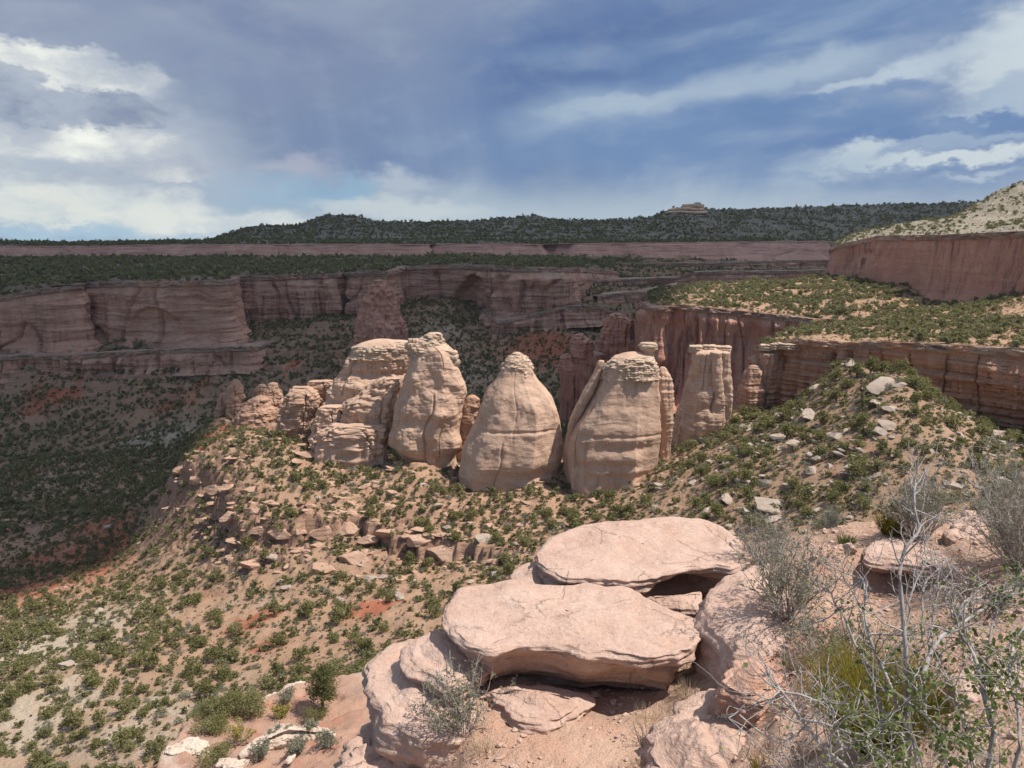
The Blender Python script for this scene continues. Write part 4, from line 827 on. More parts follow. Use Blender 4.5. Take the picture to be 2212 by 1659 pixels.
# the big grey slabs of the talus hump
for px, py, s, me_i, rz, tl, lab in ((1908,836,(6.6,4.6,3.4),0,.4,(.5,-.25),'largest pale grey triangular boulder high on the talus hump'),(1893,872,(3.6,2.6,1.9),3,1.,(.4,.1),'pale grey boulder just under the triangular one'),
      (1660,1098,(6.4,3.8,3.4),1,.1,(.3,.1),'broad flat grey boulder low on the talus hump above the bushes'),(1570,1080,(4.2,3.2,2.4),4,.9,(.4,0),'grey boulder left of the broad flat one at the foot of the hump'),
      (1720,960,(4.6,2.8,2.2),2,.5,(.4,.2),'long sloping grey slab among the junipers of the hump'),(1755,985,(2.4,2.,1.8),5,.3,(.2,.2),'squarish grey boulder right of the long sloping slab'),
      (1925,885,(3.4,2.2,1.8),6,.2,(.5,.2),'thin grey slab right of the triangular boulder'),(1700,1050,(2.8,2.2,1.9),7,1.3,(.3,.1),'grey block in the scree under the junipers'),(1850,1010,(4.2,2.4,1.6),2,.2,(.3,.1),'wide grey slab on the lower right of the hump')):
    q = on_ground(px, py+4)
    if q is not None: place_rock('talus_boulder', BOULD[me_i], q+np.array([0, 0, s[2]*.35]), s, rz, tl, lab, 'boulder', 'grey boulders on the talus hump')
# bedrock blocks along the bench rim
rb = np.random.default_rng(5)
for i_, (px, py, s, lab) in enumerate(((570,1150,4.2,'rounded block with a shaded hollow at the left corner of the bench rim'),(607,1158,4.6,'cube-like orange block next to the hollow one on the bench rim'),(640,1152,3.0,'small block in the gap of the bench rim'),
     (706,1155,4.8,'tall leaning slab standing in front of the bench rim'),(757,1150,5.8,'wide bulging block right of the leaning slab'),(842,1158,4.0,'flat block where the bench rim turns away'),
     (905,1178,4.0,'cracked block low on the bench rim'),(960,1205,5.2,'wide pale block under the bench rim beside a dark gap'),(1010,1195,3.4,'narrow block right of the dark gap'),(392,1018,4.2,'square block at the far left tip of the bench rim'),
     (428,1040,4.0,'bulging block in the left bench rim wall'),(468,1062,4.4,'stepped block at the bend of the left bench rim'),(500,1120,3.6,'low ledge block below the bend of the bench rim'),(545,1228,3.6,'flat tan block fallen on the slope below the bench'),(690,1240,3.8,'mushroom-like dark-sided block fallen below the bench'),
     (760,1215,4.0,'ledge block half buried below the wide bulging one'),(840,925,3.2,'dark hollow boulder sitting at the foot of the tall jointed dome'),(660,985,4.6,'long low ledge slab on the middle of the bench'),(720,1000,4.2,'overhanging ledge slab in the bench centre'),(820,1050,3.6,'thin ledge slab near the bell dome'))):
    q = on_ground(px, py+3)
    if q is None: continue
    flat_ = .5 if i_ > 16 else .95; s *= 1.35
    place_rock('ledge_block', BLOCKS[i_ % 8], q+np.array([0, 1.6, s*.16]), (s*1.05, s*.85, s*flat_), float(rb.uniform(-.4, .4)), (float(rb.uniform(-.12, .12)), float(rb.uniform(-.15, .15))), lab, 'rock block', 'sandstone blocks of the bench')

_bp = np.array([p[:2] for p in _benchpoly]); _lo, _hi = _bp.min(0), _bp.max(0); n_ = 0
for _ in range(8000):
    x, y = rb.uniform(_lo[0]-8, _hi[0]), rb.uniform(_lo[1]-14, _hi[1]-30)
    X1, Y1 = np.array([x]), np.array([y]); dd = dist_poly(X1, Y1, _benchXY, False)[0]; ins = inside_poly(X1, Y1, _benchpoly)[0]
    if not (ins or dd < 14) or rb.uniform() > (1.0 if dd < 8 else .3): continue
    s = float(np.clip(rb.lognormal(.55, .45), .9, 4.2)); low = rb.uniform() < .6
    o = place_rock('ledge_block', BLOCKS[n_ % 8], (x, y, float(gz(x, y)[0])+s*.1), (s*1.25, s*.8, s*(.42 if low else .85)), float(rb.uniform(-.6, .6)), (float(rb.uniform(-.15, .15)), float(rb.uniform(-.15, .15))),
                   'broken sandstone block along the bench rim' if dd < 7 else 'low sandstone ledge block among the bench shrubs', 'rock block', 'broken blocks along the bench rim' if dd < 7 else 'ledge blocks among the bench shrubs')
    n_ += 1
    if n_ >= 240: break
# ------------------------------------------------------------------ vegetation on the slopes
def leaf_cards(C, size, g, up=.35, aspect=.6):
    """one quad per centre, randomly turned; returns vertices, quads"""
    n = len(C); a = g.normal(size=(n, 3)); a /= np.linalg.norm(a, axis=1)[:, None]; b = g.normal(size=(n, 3)); b[:, 2] += up
    b -= a*(a*b).sum(1)[:, None]; b /= np.linalg.norm(b, axis=1)[:, None]+1e-9
    s = (size*g.uniform(.6, 1.3, n))[:, None]; a = a*s; b = b*s*aspect
    V = np.stack([C-a*.5-b*.3, C+a*.5-b*.5, C+a*.6+b*.4, C-a*.4+b*.6], 1).reshape(-1, 3)
    return V, np.arange(4*n).reshape(n, 4)
def bush_cloud(seed, n, size, tall=1., lobes=8, ragged=.5):
    """points of a ragged crown about 1 m wide, ground at z = 0"""
    g = np.random.default_rng(seed); Cs = []
    k = lobes; th = g.uniform(0, 6.283, k); rr = np.sqrt(g.uniform(0, 1, k))*.36; zc = g.uniform(.22, .8, k)*tall*(1-.6*rr); rad = g.uniform(.15, .3, k)
    w = rad**2; cnt = np.maximum(1, (w/w.sum()*n).astype(int))
    for i in range(k):
        u = g.normal(size=(cnt[i], 3)); u /= np.linalg.norm(u, axis=1)[:, None]; q = g.uniform(.3, 1, cnt[i])**(.5)
        p = u*(rad[i]*q*g.uniform(1-ragged*.5, 1+ragged*.35, cnt[i]))[:, None]; p[:, 2] *= .85
        Cs.append(p+np.array([math.cos(th[i])*rr[i], math.sin(th[i])*rr[i], zc[i]]))
    C = np.vstack(Cs); C[:, 2] = np.maximum(C[:, 2], .03)
    return leaf_cards(C, size, g)
def core(seed, r, z, tall):
    V, F = ICO[2]; V = V*np.array([r, r, r*tall]); V = V*(1+fbm(V, r*.7, 2, seed=seed)[:, None]*.5); V[:, 2] += z; return V, F
def tube(pts, rad, sides=5):
    P = np.asarray(pts, float); n = len(P); T = np.gradient(P, axis=0); T /= np.linalg.norm(T, axis=1)[:, None]+1e-9
    ref = np.where(np.abs(T[:, 2:3]) < .9, np.array([[0, 0, 1.]]), np.array([[1., 0, 0]])); A = np.cross(T, ref); A /= np.linalg.norm(A, axis=1)[:, None]+1e-9; B = np.cross(T, A)
    th = np.linspace(0, 2*np.pi, sides, endpoint=False); R = np.broadcast_to(np.asarray(rad, float), (n,))
    V = P[:, None]+R[:, None, None]*(np.cos(th)[None, :, None]*A[:, None]+np.sin(th)[None, :, None]*B[:, None])
    return V.reshape(-1, 3), grid_faces(n, sides, True)
def wander(p, d, L, n, g, wob=.25, up=.0):
    P = [np.array(p, float)]; d = np.array(d, float)
    for _ in range(n):
        d = d+g.normal(size=3)*wob; d[2] += up; d /= np.linalg.norm(d); P.append(P[-1]+d*L/n)
    return np.array(P)
def make_juniper(seed, tall, kind='juniper'):
    """crown mesh, trunk mesh for a tree 1 m wide"""
    g = np.random.default_rng(seed)
    V, F = bush_cloud(seed, 620, .085, tall, 11, .7)
    lf = np.clip(np.repeat(g.uniform(0, 1, len(F)), 1), 0, 1)
    cr = mesh_np('crown', V, F, M_JUN, False, {'leaf': ('FACE', lf)}, link=False)
    parts = [tube(wander((0, 0, -.12), (g.normal()*.2, g.normal()*.2, 1), .62*tall, 6, g, .2), np.linspace(.045, .018, 7), 6)]
    for _ in range(5):
        a = g.uniform(0, 6.28); parts.append(tube(wander((0, 0, g.uniform(.0, .3)*tall), (math.cos(a), math.sin(a), .7), .45, 5, g, .25), np.linspace(.026, .007, 6), 5))
    Vt, Ft = join(parts); tr = mesh_np('trunk', Vt, Ft, M_BARK, True, link=False)
    return cr, tr
JUN = [make_juniper(300+i, (.8, .95, 1.1, .75, 1.25, .9)[i]) for i in range(6)]
def make_sage(seed):
    g = np.random.default_rng(seed); V, F = bush_cloud(seed, 260, .085, .62, 7, .9)
    V, F = join([(V, F)]+[tube(wander((0, 0, -.04), (math.cos(a), math.sin(a), 1.1), .62, 4, g, .15), np.linspace(.014, .005, 5), 3) for a in np.arange(7)*.9])
    return mesh_np('sagebrush', V, F, M_SAGE, False, {'leaf': ('FACE', g.uniform(0, 1, len(F)))}, link=False)
SAGE = [make_sage(340+i) for i in range(4)]
def mass_proto(seed, n, size, tall, lob): return bush_cloud(seed, n, size, tall, lob, .7)
MASS_MID = [mass_proto(360+i, 90, .19, (.8, .95, 1.15, .7, 1.0, .6)[i], 8) for i in range(6)]
MASS_FAR = [mass_proto(380+i, 26, .36, (.85, 1., 1.2, .75)[i], 5) for i in range(4)]
def mass(name, P, S, R, protos, mat, label=None, hue=None):
    """one mesh of many bushes nobody could count"""
    g = np.random.default_rng(len(P)); idx = g.integers(0, len(protos), len(P)); rz = g.uniform(0, 6.283, len(P)); Vs, Fs, A, Lf = [], [], [], []; o = 0
    hue = g.uniform(0, 1, len(P)) if hue is None else hue
    for k, (pv, pf) in enumerate(protos):
        m = np.nonzero(idx == k)[0]
        if not len(m): continue
        c, s = np.cos(rz[m])[:, None], np.sin(rz[m])[:, None]; x = pv[None, :, 0]*S[m, None]; y = pv[None, :, 1]*S[m, None]
        V = np.stack([x*c-y*s+P[m, 0:1], x*s+y*c+P[m, 1:2], pv[None, :, 2]*S[m, None]*R[m, None]+P[m, 2:3]], -1).reshape(-1, 3)
        F = (pf[None]+(np.arange(len(m))*len(pv))[:, None, None]).reshape(-1, 4)+o; o += len(V)
        Vs.append(V); Fs.append(F); A.append(np.repeat(hue[m], len(pf))); Lf.append(np.tile(g.uniform(0, 1, len(pf)), len(m)))
    ob = mesh_np(name, np.vstack(Vs), np.vstack(Fs), mat, False, {'rnd': ('FACE', np.concatenate(A)), 'leaf': ('FACE', np.concatenate(Lf))})
    return tag(ob, label, None, None, 'stuff')
# footprint of the rock forms: keep plants out of them
KEEP = [(1640,278,15),(1640,278,15)]
_forms = []
for o in list(COL.objects):
    if o.type == 'MESH' and o.parent and o.name.split('.')[0] in ('body', 'buttress', 'fin', 'column', 'shaft') and o.matrix_world is not None:
        b = np.array([v[:] for v in o.bound_box])+np.array(o.parent.location[:])[None]
        _forms.append((b[:, 0].mean(), b[:, 1].mean(), np.ptp(b[:, 0])/2*.93, np.ptp(b[:, 1])/2*.93))
def clear_of_forms(x, y):
    ok = np.ones(len(x), bool)
    for cx, cy, rx, ry in _forms: ok &= ((x-cx)/rx)**2+((y-cy)/ry)**2 > 1
    return ok
def in_frame(P, mx=120, my=60):
    px, py, c = proj(P); return (c > 0) & (px > -mx) & (px < 2212+mx) & (py > -my) & (py < 1659+my)

# ---- candidates on the canyon ground: dart throwing in (azimuth, log distance), denser where the photograph is denser
def ground_candidates(n, seed):
    g = np.random.default_rng(seed); a = g.uniform(-.92, .9, n); d = np.sqrt(g.uniform(95**2, 560**2, n)); x = a*d; y = d
    P = np.stack([x, y, gz(x, y)], 1); return P, g
P, g = ground_candidates(72000, 21)
_ok = in_frame(P) & clear_of_forms(P[:, 0], P[:, 1]); P = P[_ok]
sl = gslope(P[:, 0], P[:, 1]); dens = fbm(P*np.array([1, 1, 0]), 26, 3, seed=61)*.8+fbm(P*np.array([1, 1, 0]), 70, 2, seed=62)*.6
px, py, cd = proj(P)
hump = sstep(px, 1400, 1620)*sstep(P[:, 1], 150, 175)
bz = sstep(px, 380, 480)*sstep(1250, 1130, 1200) if False else ((py < 1200) & (py > 880) & (px > 390) & (px < 1450))*.4
prob = np.clip(.6+.7*dens+.3*hump+bz, .06, 1)*np.where(sl > 1.6, .25, 1)
prob *= np.where((py > 1330) & (px < 620), .95, 1)
keep = g.uniform(0, 1, len(P)) < prob; P = P[keep]; dens = dens[keep]
# minimum spacing
def thin(P, rad):
    cell = {}; out = []
    for i, p in enumerate(P):
        r = rad[i]; k = (int(p[0]//4), int(p[1]//4)); bad = False
        for a in (-1, 0, 1):
            for b in (-1, 0, 1):
                for j in cell.get((k[0]+a, k[1]+b), ()):
                    if (P[j, 0]-p[0])**2+(P[j, 1]-p[1])**2 < ((r+rad[j])*.5)**2: bad = True; break
                if bad: break
            if bad: break
        if not bad: out.append(i); cell.setdefault(k, []).append(i)
    return np.array(out)
size = np.clip(g.lognormal(.74, .48, len(P)), .8, 4.4)*(1+.12*hump[keep])
t_ = thin(P, size*.55); P = P[t_]; size = size[t_]; dens = dens[t_]
# what the camera can really see
bpy.context.view_layer.update(); DG = bpy.context.evaluated_depsgraph_get()
def visible(Q):
    L = Vector(tuple(map(float, Q))); n = L.length; hit = SC.ray_cast(DG, Vector((0, 0, 0)), L.normalized(), distance=n*.998-.3); return not hit[0]
vis = np.array([visible(q+np.array([0, 0, s*.7])) for q, s in zip(P, size)])
FG = [(690,1659),(800,1400),(960,1345),(970,1270),(1105,1255),(1165,1160),(1400,1112),(1600,1150),(1750,1110),(2212,1085),(2212,1659)]
px, py, cd = proj(P+np.array([0, 0, 1.])); hid = inside_poly(px, py, FG); vis &= ~hid & in_frame(P, 0, 0)
issage = g.uniform(0, 1, len(P)) < .34
app = size/cd*vis
order = np.argsort(-app); order = order[app[order] > 0]
jn = [i for i in order if not issage[i]][:300]; sgi = [i for i in order if issage[i]][:260]
def zone(p):
    x, y, c = proj(p)
    if y > 1330 and x < 420: return 0
    if y > 1180 and x < 1000 and (x < 520 or y > 1260): return 1
    if x > 1400: return 2
    if y < 1130: return 3
    return 4
ZN = ['on the pale sandy slope low at the left', 'on the red-tan slope below the bench rim', 'on the grey boulder talus hump', 'at the feet of the beehive domes', 'on the stepped sandstone bench']
hues = ['olive', 'dark green', 'yellowish green', 'grey-green', 'deep green', 'mid green']
JROOT = []
def put_juniper(i, p, s, lab=None, grp=None):
    cr, tr = JUN[i]
    if JROOT and i < len(JROOT): r = copy_tree(JROOT[i])
    else:
        r = empty('juniper_tree', (0, 0, 0)); obj_of('crown', cr, r); obj_of('trunk', tr, r); JROOT.append(r)
    r.location = tuple(map(float, p)); r.scale = (s, s, s*random.uniform(.85, 1.1)); r.rotation_euler = (0, 0, random.uniform(0, 6.283))
    return tag(r, lab, 'juniper', grp)
for n_, i in enumerate(jn):
    k = n_ if n_ < 6 else random.randrange(6); z = zone(P[i])
    put_juniper(k, P[i]-np.array([0, 0, .12]), float(size[i])*1.12, 'dark green bushy juniper tree '+ZN[z], 'junipers '+ZN[z])
sage_root = []
for n_, i in enumerate(sgi):
    z = zone(P[i]); s = float(size[i])*.62
    o = obj_of('sagebrush', SAGE[n_ % 4]); o.location = tuple(map(float, P[i]-np.array([0, 0, .05]))); o.scale = (s*1.25, s*1.25, s); o.rotation_euler = (0, 0, random.uniform(0, 6.283))
    tag(o, 'low grey-green sagebrush clump '+ZN[z], 'shrub', 'sagebrush '+ZN[z])
rest = np.setdiff1d(np.arange(len(P)), np.array(jn+sgi))
near = rest[(proj(P[rest])[2] < 460)]; far_ = np.setdiff1d(rest, near)
S_ = size*np.where(issage, .75, 1.08)
mass('juniper_scrub', P[near]-np.array([0, 0, .1]), S_[near], np.where(issage[near], .7, 1.)*g.uniform(.85, 1.1, len(near)), MASS_MID, M_JUN_S, hue=np.where(issage[near], g.uniform(.75, 1, len(near)), g.uniform(0, .8, len(near))))
# small plants between the trees
Q, g = ground_candidates(60000, 31); Q = Q[in_frame(Q) & clear_of_forms(Q[:, 0], Q[:, 1])]; Q = Q[proj(Q)[2] < 430]
Q = Q[(gslope(Q[:, 0], Q[:, 1]) < 1.1) & (g.uniform(-.5, .5, len(Q)) < .12+fbm(Q*np.array([1, 1, 0]), 14, 3, seed=66)*.8)]
mass('dry_scrub', Q, g.uniform(.5, 1.25, len(Q)), g.uniform(.45, .8, len(Q)), MASS_FAR[:4], leaf_mat('dry_scrub_leaves', (.12, .115, .07), (.16, .15, .095), (.2, .18, .12), obj_random=False))
# far canyon floor and talus
def far_candidates(n, d0, d1, seed, a0=-.9, a1=.75):
    g = np.random.default_rng(seed); a = g.uniform(a0, a1, n); d = np.sqrt(g.uniform(d0**2, d1**2, n)); x = a*d
    return np.stack([x, d, gz(x, d)], 1), g
Fp, g = far_candidates(80000, 380, 1250, 41); Fp = Fp[in_frame(Fp, 60, 0)]
k = fbm(Fp*np.array([1, 1, 0]), 60, 3, seed=71)*.7+fbm(Fp*np.array([1, 1, 0]), 18, 2, seed=72)*.4
Fp = Fp[(g.uniform(-.5, .5, len(Fp)) < .34+k) & (gslope(Fp[:, 0], Fp[:, 1]) < 1.4)]
Fp = Fp[Fp[:, 2] < -20]
mass('canyon_floor_scrub', np.vstack([Fp, P[far_]]), np.concatenate([np.clip(g.lognormal(1.15, .34, len(Fp)), 1.4, 6), S_[far_]]), g.uniform(.7, 1.05, len(Fp)+len(far_)), MASS_FAR, M_JUN_S, hue=g.uniform(0, .75, len(Fp)+len(far_)))
# ---- mesa tops
def rock_proto(seed):
    V, F = boulder(2, (1, .8, .6), seed, 7, .75, .05); F4 = np.concatenate([F, F[:, 2:3]], 1); return V*.5, F
def rock_mass(name, P, S, mat, seeds):
    g = np.random.default_rng(3); pr = [rock_proto(s) for s in seeds]; parts = []
    for i in range(len(P)):
        V, F = pr[i % len(pr)]; a = g.uniform(0, 6.28); c, s = math.cos(a), math.sin(a); q = V*S[i]
        parts.append((np.stack([q[:, 0]*c-q[:, 1]*s, q[:, 0]*s+q[:, 1]*c, q[:, 2]], 1)+P[i], F))
    V, F = join(parts); return tag(mesh_np(name, V, F, mat, False), None, None, None, 'stuff')
def on_loft(V, n, g):
    nr, nc = V.shape[:2]; A = np.linalg.norm(np.cross(V[1:, :-1]-V[:-1, :-1], V[:-1, 1:]-V[:-1, :-1]), axis=2).ravel(); c = np.cumsum(A); c /= c[-1]
    i = np.searchsorted(c, g.uniform(0, 1, n)); r, q = i//(nc-1), i % (nc-1); u, v = g.uniform(0, 1, (2, n, 1))
    return V[r, q]*(1-u)*(1-v)+V[r+1, q]*u*(1-v)+V[r, q+1]*(1-u)*v+V[r+1, q+1]*u*v
for nm, V in TOPS:
    g = np.random.default_rng(len(nm)+V.size)
    n, s0, dn, protos, name = {'far_mesa_top': (15000, 4.3, .42, MASS_FAR, 'mesa_woodland'), 'wooded_hills': (60000, 5.2, .2, MASS_FAR, 'hill_woodland'), 'promontory_top': (4400, 2.7, .05, MASS_MID, 'promontory_scrub'),
                               'upper_mesa_slope': (7500, 2.0, .04, MASS_MID, 'hillside_scrub'), 'bench_top': (3600, 2.7, .05, MASS_MID, 'bench_scrub')}[nm]
    Q = on_loft(V, n, g); Q = Q[in_frame(Q, 60, 20)]
    k = fbm(Q*np.array([1, 1, 0]), s0*12, 4, seed=80)*.95+fbm(Q*np.array([1, 1, 0]), s0*4, 2, seed=81)*.4
    Q = Q[g.uniform(-.5, .5, len(Q)) < dn+k]
    if nm == 'promontory_top':
        pass
    S = np.clip(g.lognormal(math.log(s0), .42, len(Q)), s0*.45, s0*1.9); hue = g.uniform(0, .7, len(Q)) if s0 > 3 else g.uniform(0.1, 1, len(Q))
    if s0 < 3:                                           # low plants and loose blocks between the trees
        q = on_loft(V, 5200, g); q = q[in_frame(q, 60, 20)]; mass(name.replace('scrub', 'low_scrub'), q, g.uniform(.5, 1.3, len(q)), g.uniform(.4, .8, len(q)), MASS_FAR, M_JUN_S, hue=g.uniform(.4, 1, len(q)))
        q = on_loft(V, 700, g); q = q[in_frame(q, 60, 20)]; rock_mass(name.replace('scrub', 'rubble'), q, np.clip(g.lognormal(.1, .5, len(q)), .5, 3.2), M_TALUS if 'hill' in name else M_BENCH, (505, 506, 507, 508))
    mass(name, Q-np.array([0, 0, .1]), S, g.uniform(.7, 1.05, len(Q)), protos, M_JUN_S, hue=hue)
# ---- scree: loose blocks on the hump and bench
Q, g = ground_candidates(30000, 51); Q = Q[in_frame(Q) & clear_of_forms(Q[:, 0], Q[:, 1])]; px, py, cd = proj(Q)
w = sstep(px, 1380, 1600)*.95*sstep(fbm(Q*np.array([1, 1, 0]), 14, 3, seed=91), -.35, .3)+.3*sstep(px, 500, 700)*(py < 1300)+.02; w *= sstep(Q[:, 1], 140, 160)
Q = Q[g.uniform(0, 1, len(Q)) < w*.8]; px, py, cd = proj(Q); sz = np.clip(g.lognormal(-.2, .62, len(Q)), .3, 3.2)
vis = np.array([visible(q+np.array([0, 0, s])) for q, s in zip(Q, sz)]) & ~inside_poly(px, py, FG) & in_frame(Q, 0, 0)
o_ = np.argsort(-(sz/cd*vis))[:290]; o_ = o_[vis[o_]]
for n_, i in enumerate(o_):
    z = zone(Q[i]); s = float(sz[i])
    me = BOULD[n_ % 8] if z == 2 or random.random() < .4 else BLOCKS[n_ % 8]
    place_rock('scree_boulder', me, Q[i]+np.array([0, 0, s*.12]), (s*1.15, s*.9, s*.8), random.uniform(0, 6.28), (random.uniform(-.35, .35), random.uniform(-.35, .35)), 'loose angular sandstone boulder '+ZN[z], 'boulder', 'loose boulders '+ZN[z])
r_ = np.setdiff1d(np.arange(len(Q)), o_); rock_mass('scree_rubble', Q[r_], sz[r_]*1.6, M_TALUS, (501, 502, 503, 504))
# ------------------------------------------------------------------ foreground ledge
_fg = [(1200,1650,-3.27),(1000,1640,-3.33),(1100,1560,-3.3),(1300,1560,-3.28),(1250,1480,-3.34),(1350,1520,-3.3),(1450,1470,-3.32),(1200,1400,-3.36),(1400,1250,-3.3),(1530,1460,-3.62),(1545,1400,-3.6),
       (1640,1420,-2.86),(1620,1330,-2.78),(1700,1300,-2.72),(1660,1220,-2.72),(1750,1180,-2.7),(1820,1150,-2.66),(1900,1150,-2.62),(2000,1118,-2.6),(2150,1100,-2.5),(2300,1090,-2.4),
       (1860,1290,-2.66),(1960,1300,-2.62),(1760,1330,-2.68),(2080,1270,-2.42),(1950,1400,-2.36),(1820,1420,-2.58),(2150,1420,-2.16),(1720,1480,-2.76),(1800,1560,-2.62),(1600,1600,-3.0),(1480,1640,-3.15),(1700,1640,-2.76),(2000,1640,-2.1),(2212,1600,-1.86),(2300,1400,-2.1)]
_F = np.array([WZ(*p) for p in _fg]+[np.array(q) for q in [(0,.6,-2.0),(1.5,.6,-1.75),(-1.5,.8,-2.4),(0,2.2,-2.75),(-1.2,2.5,-3.1),(3,1.,-1.6),(6,5,-2.0),(7,8,-2.2)]])
_ft = TPS(_F[:, :2]*.6, _F[:, 2], 2e-3)
RIM = [tuple(WZ(px, py, z)[:2]) for px, py, z in [(1005,1750,-3.3),(965,1640,-3.3),(905,1560,-3.3),(930,1450,-3.3),(1010,1330,-3.2),(1110,1260,-3.1),(1180,1185,-3.0),(1400,1125,-2.95),(1600,1135,-2.85),(1700,1130,-2.75),(1770,1128,-2.7),(1850,1118,-2.66),(1960,1098,-2.6),(2060,1090,-2.55),(2150,1085,-2.5),(2350,1065,-2.4),(2800,1050,-2.3)]]+[(12., 2.), (9., -3.), (-2.5, -3.), (-2.2, 2.4)]
def fg_height(x, y, detail=True):
    z = _ft(np.stack([x, y], 1)*.6); P = np.stack([x, y, x*0], 1)
    d = dist_poly(x, y, RIM); ins = inside_poly(x, y, RIM); d = np.where(ins, d, -d)+fbm(P, .6, 3, seed=140)*.08
    z = z+fbm(P, .9, 4, seed=141)*.045
    if detail: z = z+fbm(P, .16, 4, .6, seed=142)*.014+np.maximum(fbm(P, .07, 2, seed=143)-.25, 0)*.02
    # a few scoured beds
    q = z/.11+fbm(P, 1.6, 2, seed=145)*.7; fr = q-np.floor(q); z = z+(sstep(fr, .36, .64)-fr)*.11*.55*sstep(fbm(P, 1.1, 2, seed=146), -.05, .3)
    # shaded hollow under the layered ledge at the right
    h = WZ(1905, 1268, -2.68); z = z-.16*np.exp(-(((x-h[0])/.55)**2+((y-h[1])/.22)**2))
    out = np.maximum(-d, 0); z = z-.12*sstep(.18-d, 0, .18)*(d > 0)-np.minimum(out*4.5, 30)-.1*(out > 0)
    return z
def build_foreground():
    xs = np.arange(-3.4, 8.5, .034); ys = np.arange(.15, 11.5, .034); X, Y = np.meshgrid(xs, ys); x, y = X.ravel(), Y.ravel()
    z = fg_height(x, y); V = np.stack([x, y, z], 1)
    o = mesh_np('sandy_ledge', V, grid_faces(len(ys), len(xs)), M_SAND, True, {'red': ('POINT', np.clip(fbm(V, .8, 3, seed=147)*.5+.05, 0, 1)), 'pale': ('POINT', np.clip(fbm(V, .7, 3, seed=148)*.5, 0, 1)), 'rock': ('POINT', sstep(fbm(V, .9, 3, seed=149), .1, .4))})
    o['kind'] = 'structure'
build_foreground()
def fz(x, y): return float(fg_height(np.array([x]), np.array([y]), False)[0])
def on_fg(px, py):
    r = rays(px, py); ds = np.linspace(1.2, 12, 700); P = r[None]*(ds/r[1])[:, None]; h = fg_height(P[:, 0], P[:, 1], False)
    hit = np.nonzero(h > P[:, 2])[0]; return P[hit[0]] if len(hit) else P[-1]

def slab_mesh(outline, zt, th, seed=0, tilt=(0, 0), edge=.12, bulge=.05, under=.75, n=260, rough=.02, layers=0., prof=None, dents=()):
    O = np.array([WZ(px, py, zt) for px, py in outline]); O = smooth_line(resample(O, n, True), 4, True); c = O[:, :2].mean(0)
    if np.sum(O[:, 0]*np.roll(O[:, 1], -1)-np.roll(O[:, 0], -1)*O[:, 1]) < 0: O = O[::-1]
    T = np.roll(O[:, :2], -1, 0)-np.roll(O[:, :2], 1, 0); T /= np.linalg.norm(T, axis=1)[:, None]; N = np.stack([T[:, 1], -T[:, 0]], 1)
    for _ in range(30): N = (np.roll(N, 1, 0)+2*N+np.roll(N, -1, 0))/4
    rings = []
    for k in np.linspace(.015, 1, 30)[:-1]:                    # flat top, worked from an inset outline
        q = O[:, :2]-N*edge; xy = c+(q-c)*k; rings.append((xy, np.full(n, zt+bulge*(1-k*k))))
    pr = prof or [(-.5, -.0), (-.25, -.03), (0, -.10), (.12, -.22), (.16, -.38), (.1, -.58), (-.1, -.78), (-.5, -.93), (-1.2, -1.02), (-2.2, -1.05)]
    pr = [(-1, 0)]+pr; pa = np.array(pr); s = np.linspace(0, len(pr)-1, 44)
    for k in s:
        ki = int(min(k, len(pr)-2)); f = k-ki; a, b = pa[ki]*(1-f)+pa[ki+1]*f
        rings.append((O[:, :2]+N*edge*a, np.full(n, zt+b*th)))
    q = O[:, :2]-N*edge*2.2
    for k in (.8, .4, .05): rings.append((c+(q-c)*k, np.full(n, zt-th*1.06)))
    V = np.stack([np.concatenate([r[0], r[1][:, None]], 1) for r in rings]); nr = len(rings); P = V.reshape(-1, 3)
    nv = np.concatenate([np.tile(N, (nr, 1)), np.zeros((nr*n, 1))], 1); kk = np.linspace(0, 1, nr)
    sidew = np.repeat(sstep(np.arange(nr), 26, 33), n)
    d = fbm(P, .55, 4, .5, seed=seed)*rough*2.2+fbm(P, .12, 3, .55, seed=seed+1)*rough*.55+fbm(P, .04, 2, seed=seed+6)*.0022
    lay = fbm(np.stack([P[:, 0]*.6, P[:, 1]*.6, P[:, 2]*1.0+fbm(P, 1.2, 2, seed=seed+2)*.03], 1), (.5, .5, .045), 3, .6, seed=seed+3)*(layers+.022)
    P = P+nv*((d*1.6+lay)*sidew)[:, None]; P[:, 2] += d*(1-sidew)*1.0
    for px, py, zc, rx, rz, dp in dents:                        # hollows worn into the side
        cpt = WZ(px, py, zc); w = np.exp(-((P[:, 0]-cpt[0])/rx)**2-((P[:, 2]-cpt[2])/rz)**2)*sidew; P = P-nv*(w*dp)[:, None]
    P[:, 2] += (P[:, 0]-c[0])*tilt[0]+(P[:, 1]-c[1])*tilt[1]
    return P, grid_faces(nr, n, True)
def slab(name, label, outline, zt, th, mat=None, group=None, cat='rock slab', **kw):
    V, F = slab_mesh(outline, zt, th, **kw); c = V.mean(0); c[2] = V[:, 2].min()
    o = mesh_np(name, V-c[None], F, mat or M_SLAB); o.location = tuple(map(float, c)); return tag(o, label, cat, group)
slab('sandstone_slab', 'long thick pinkish slab nearest the sand, undercut and shaded along its front', c7([(640,500),(690,430),(800,414),(940,404),(1010,422),(1180,434),(1320,420),(1400,436),(1470,430),(1560,452),(1640,498),(1720,548),(1820,580),(1852,625),(1855,690),(1835,745),(1760,772),(1600,764),(1440,745),(1300,742),(1200,716),(1120,706),(1000,706),(935,716),(850,742),(740,712),(660,650),(632,580)]),
     -2.84, .44, seed=160, edge=.10, rough=.016, bulge=.02, group='stacked pink slabs', layers=.02, prof=[(-.1,-.008),(.06,-.04),(.12,-.1),(.05,-.2),(-.5,-.34),(-1.2,-.52),(-1.7,-.74),(-2.4,-.92),(-3.2,-1.),(-4.,-1.04)])
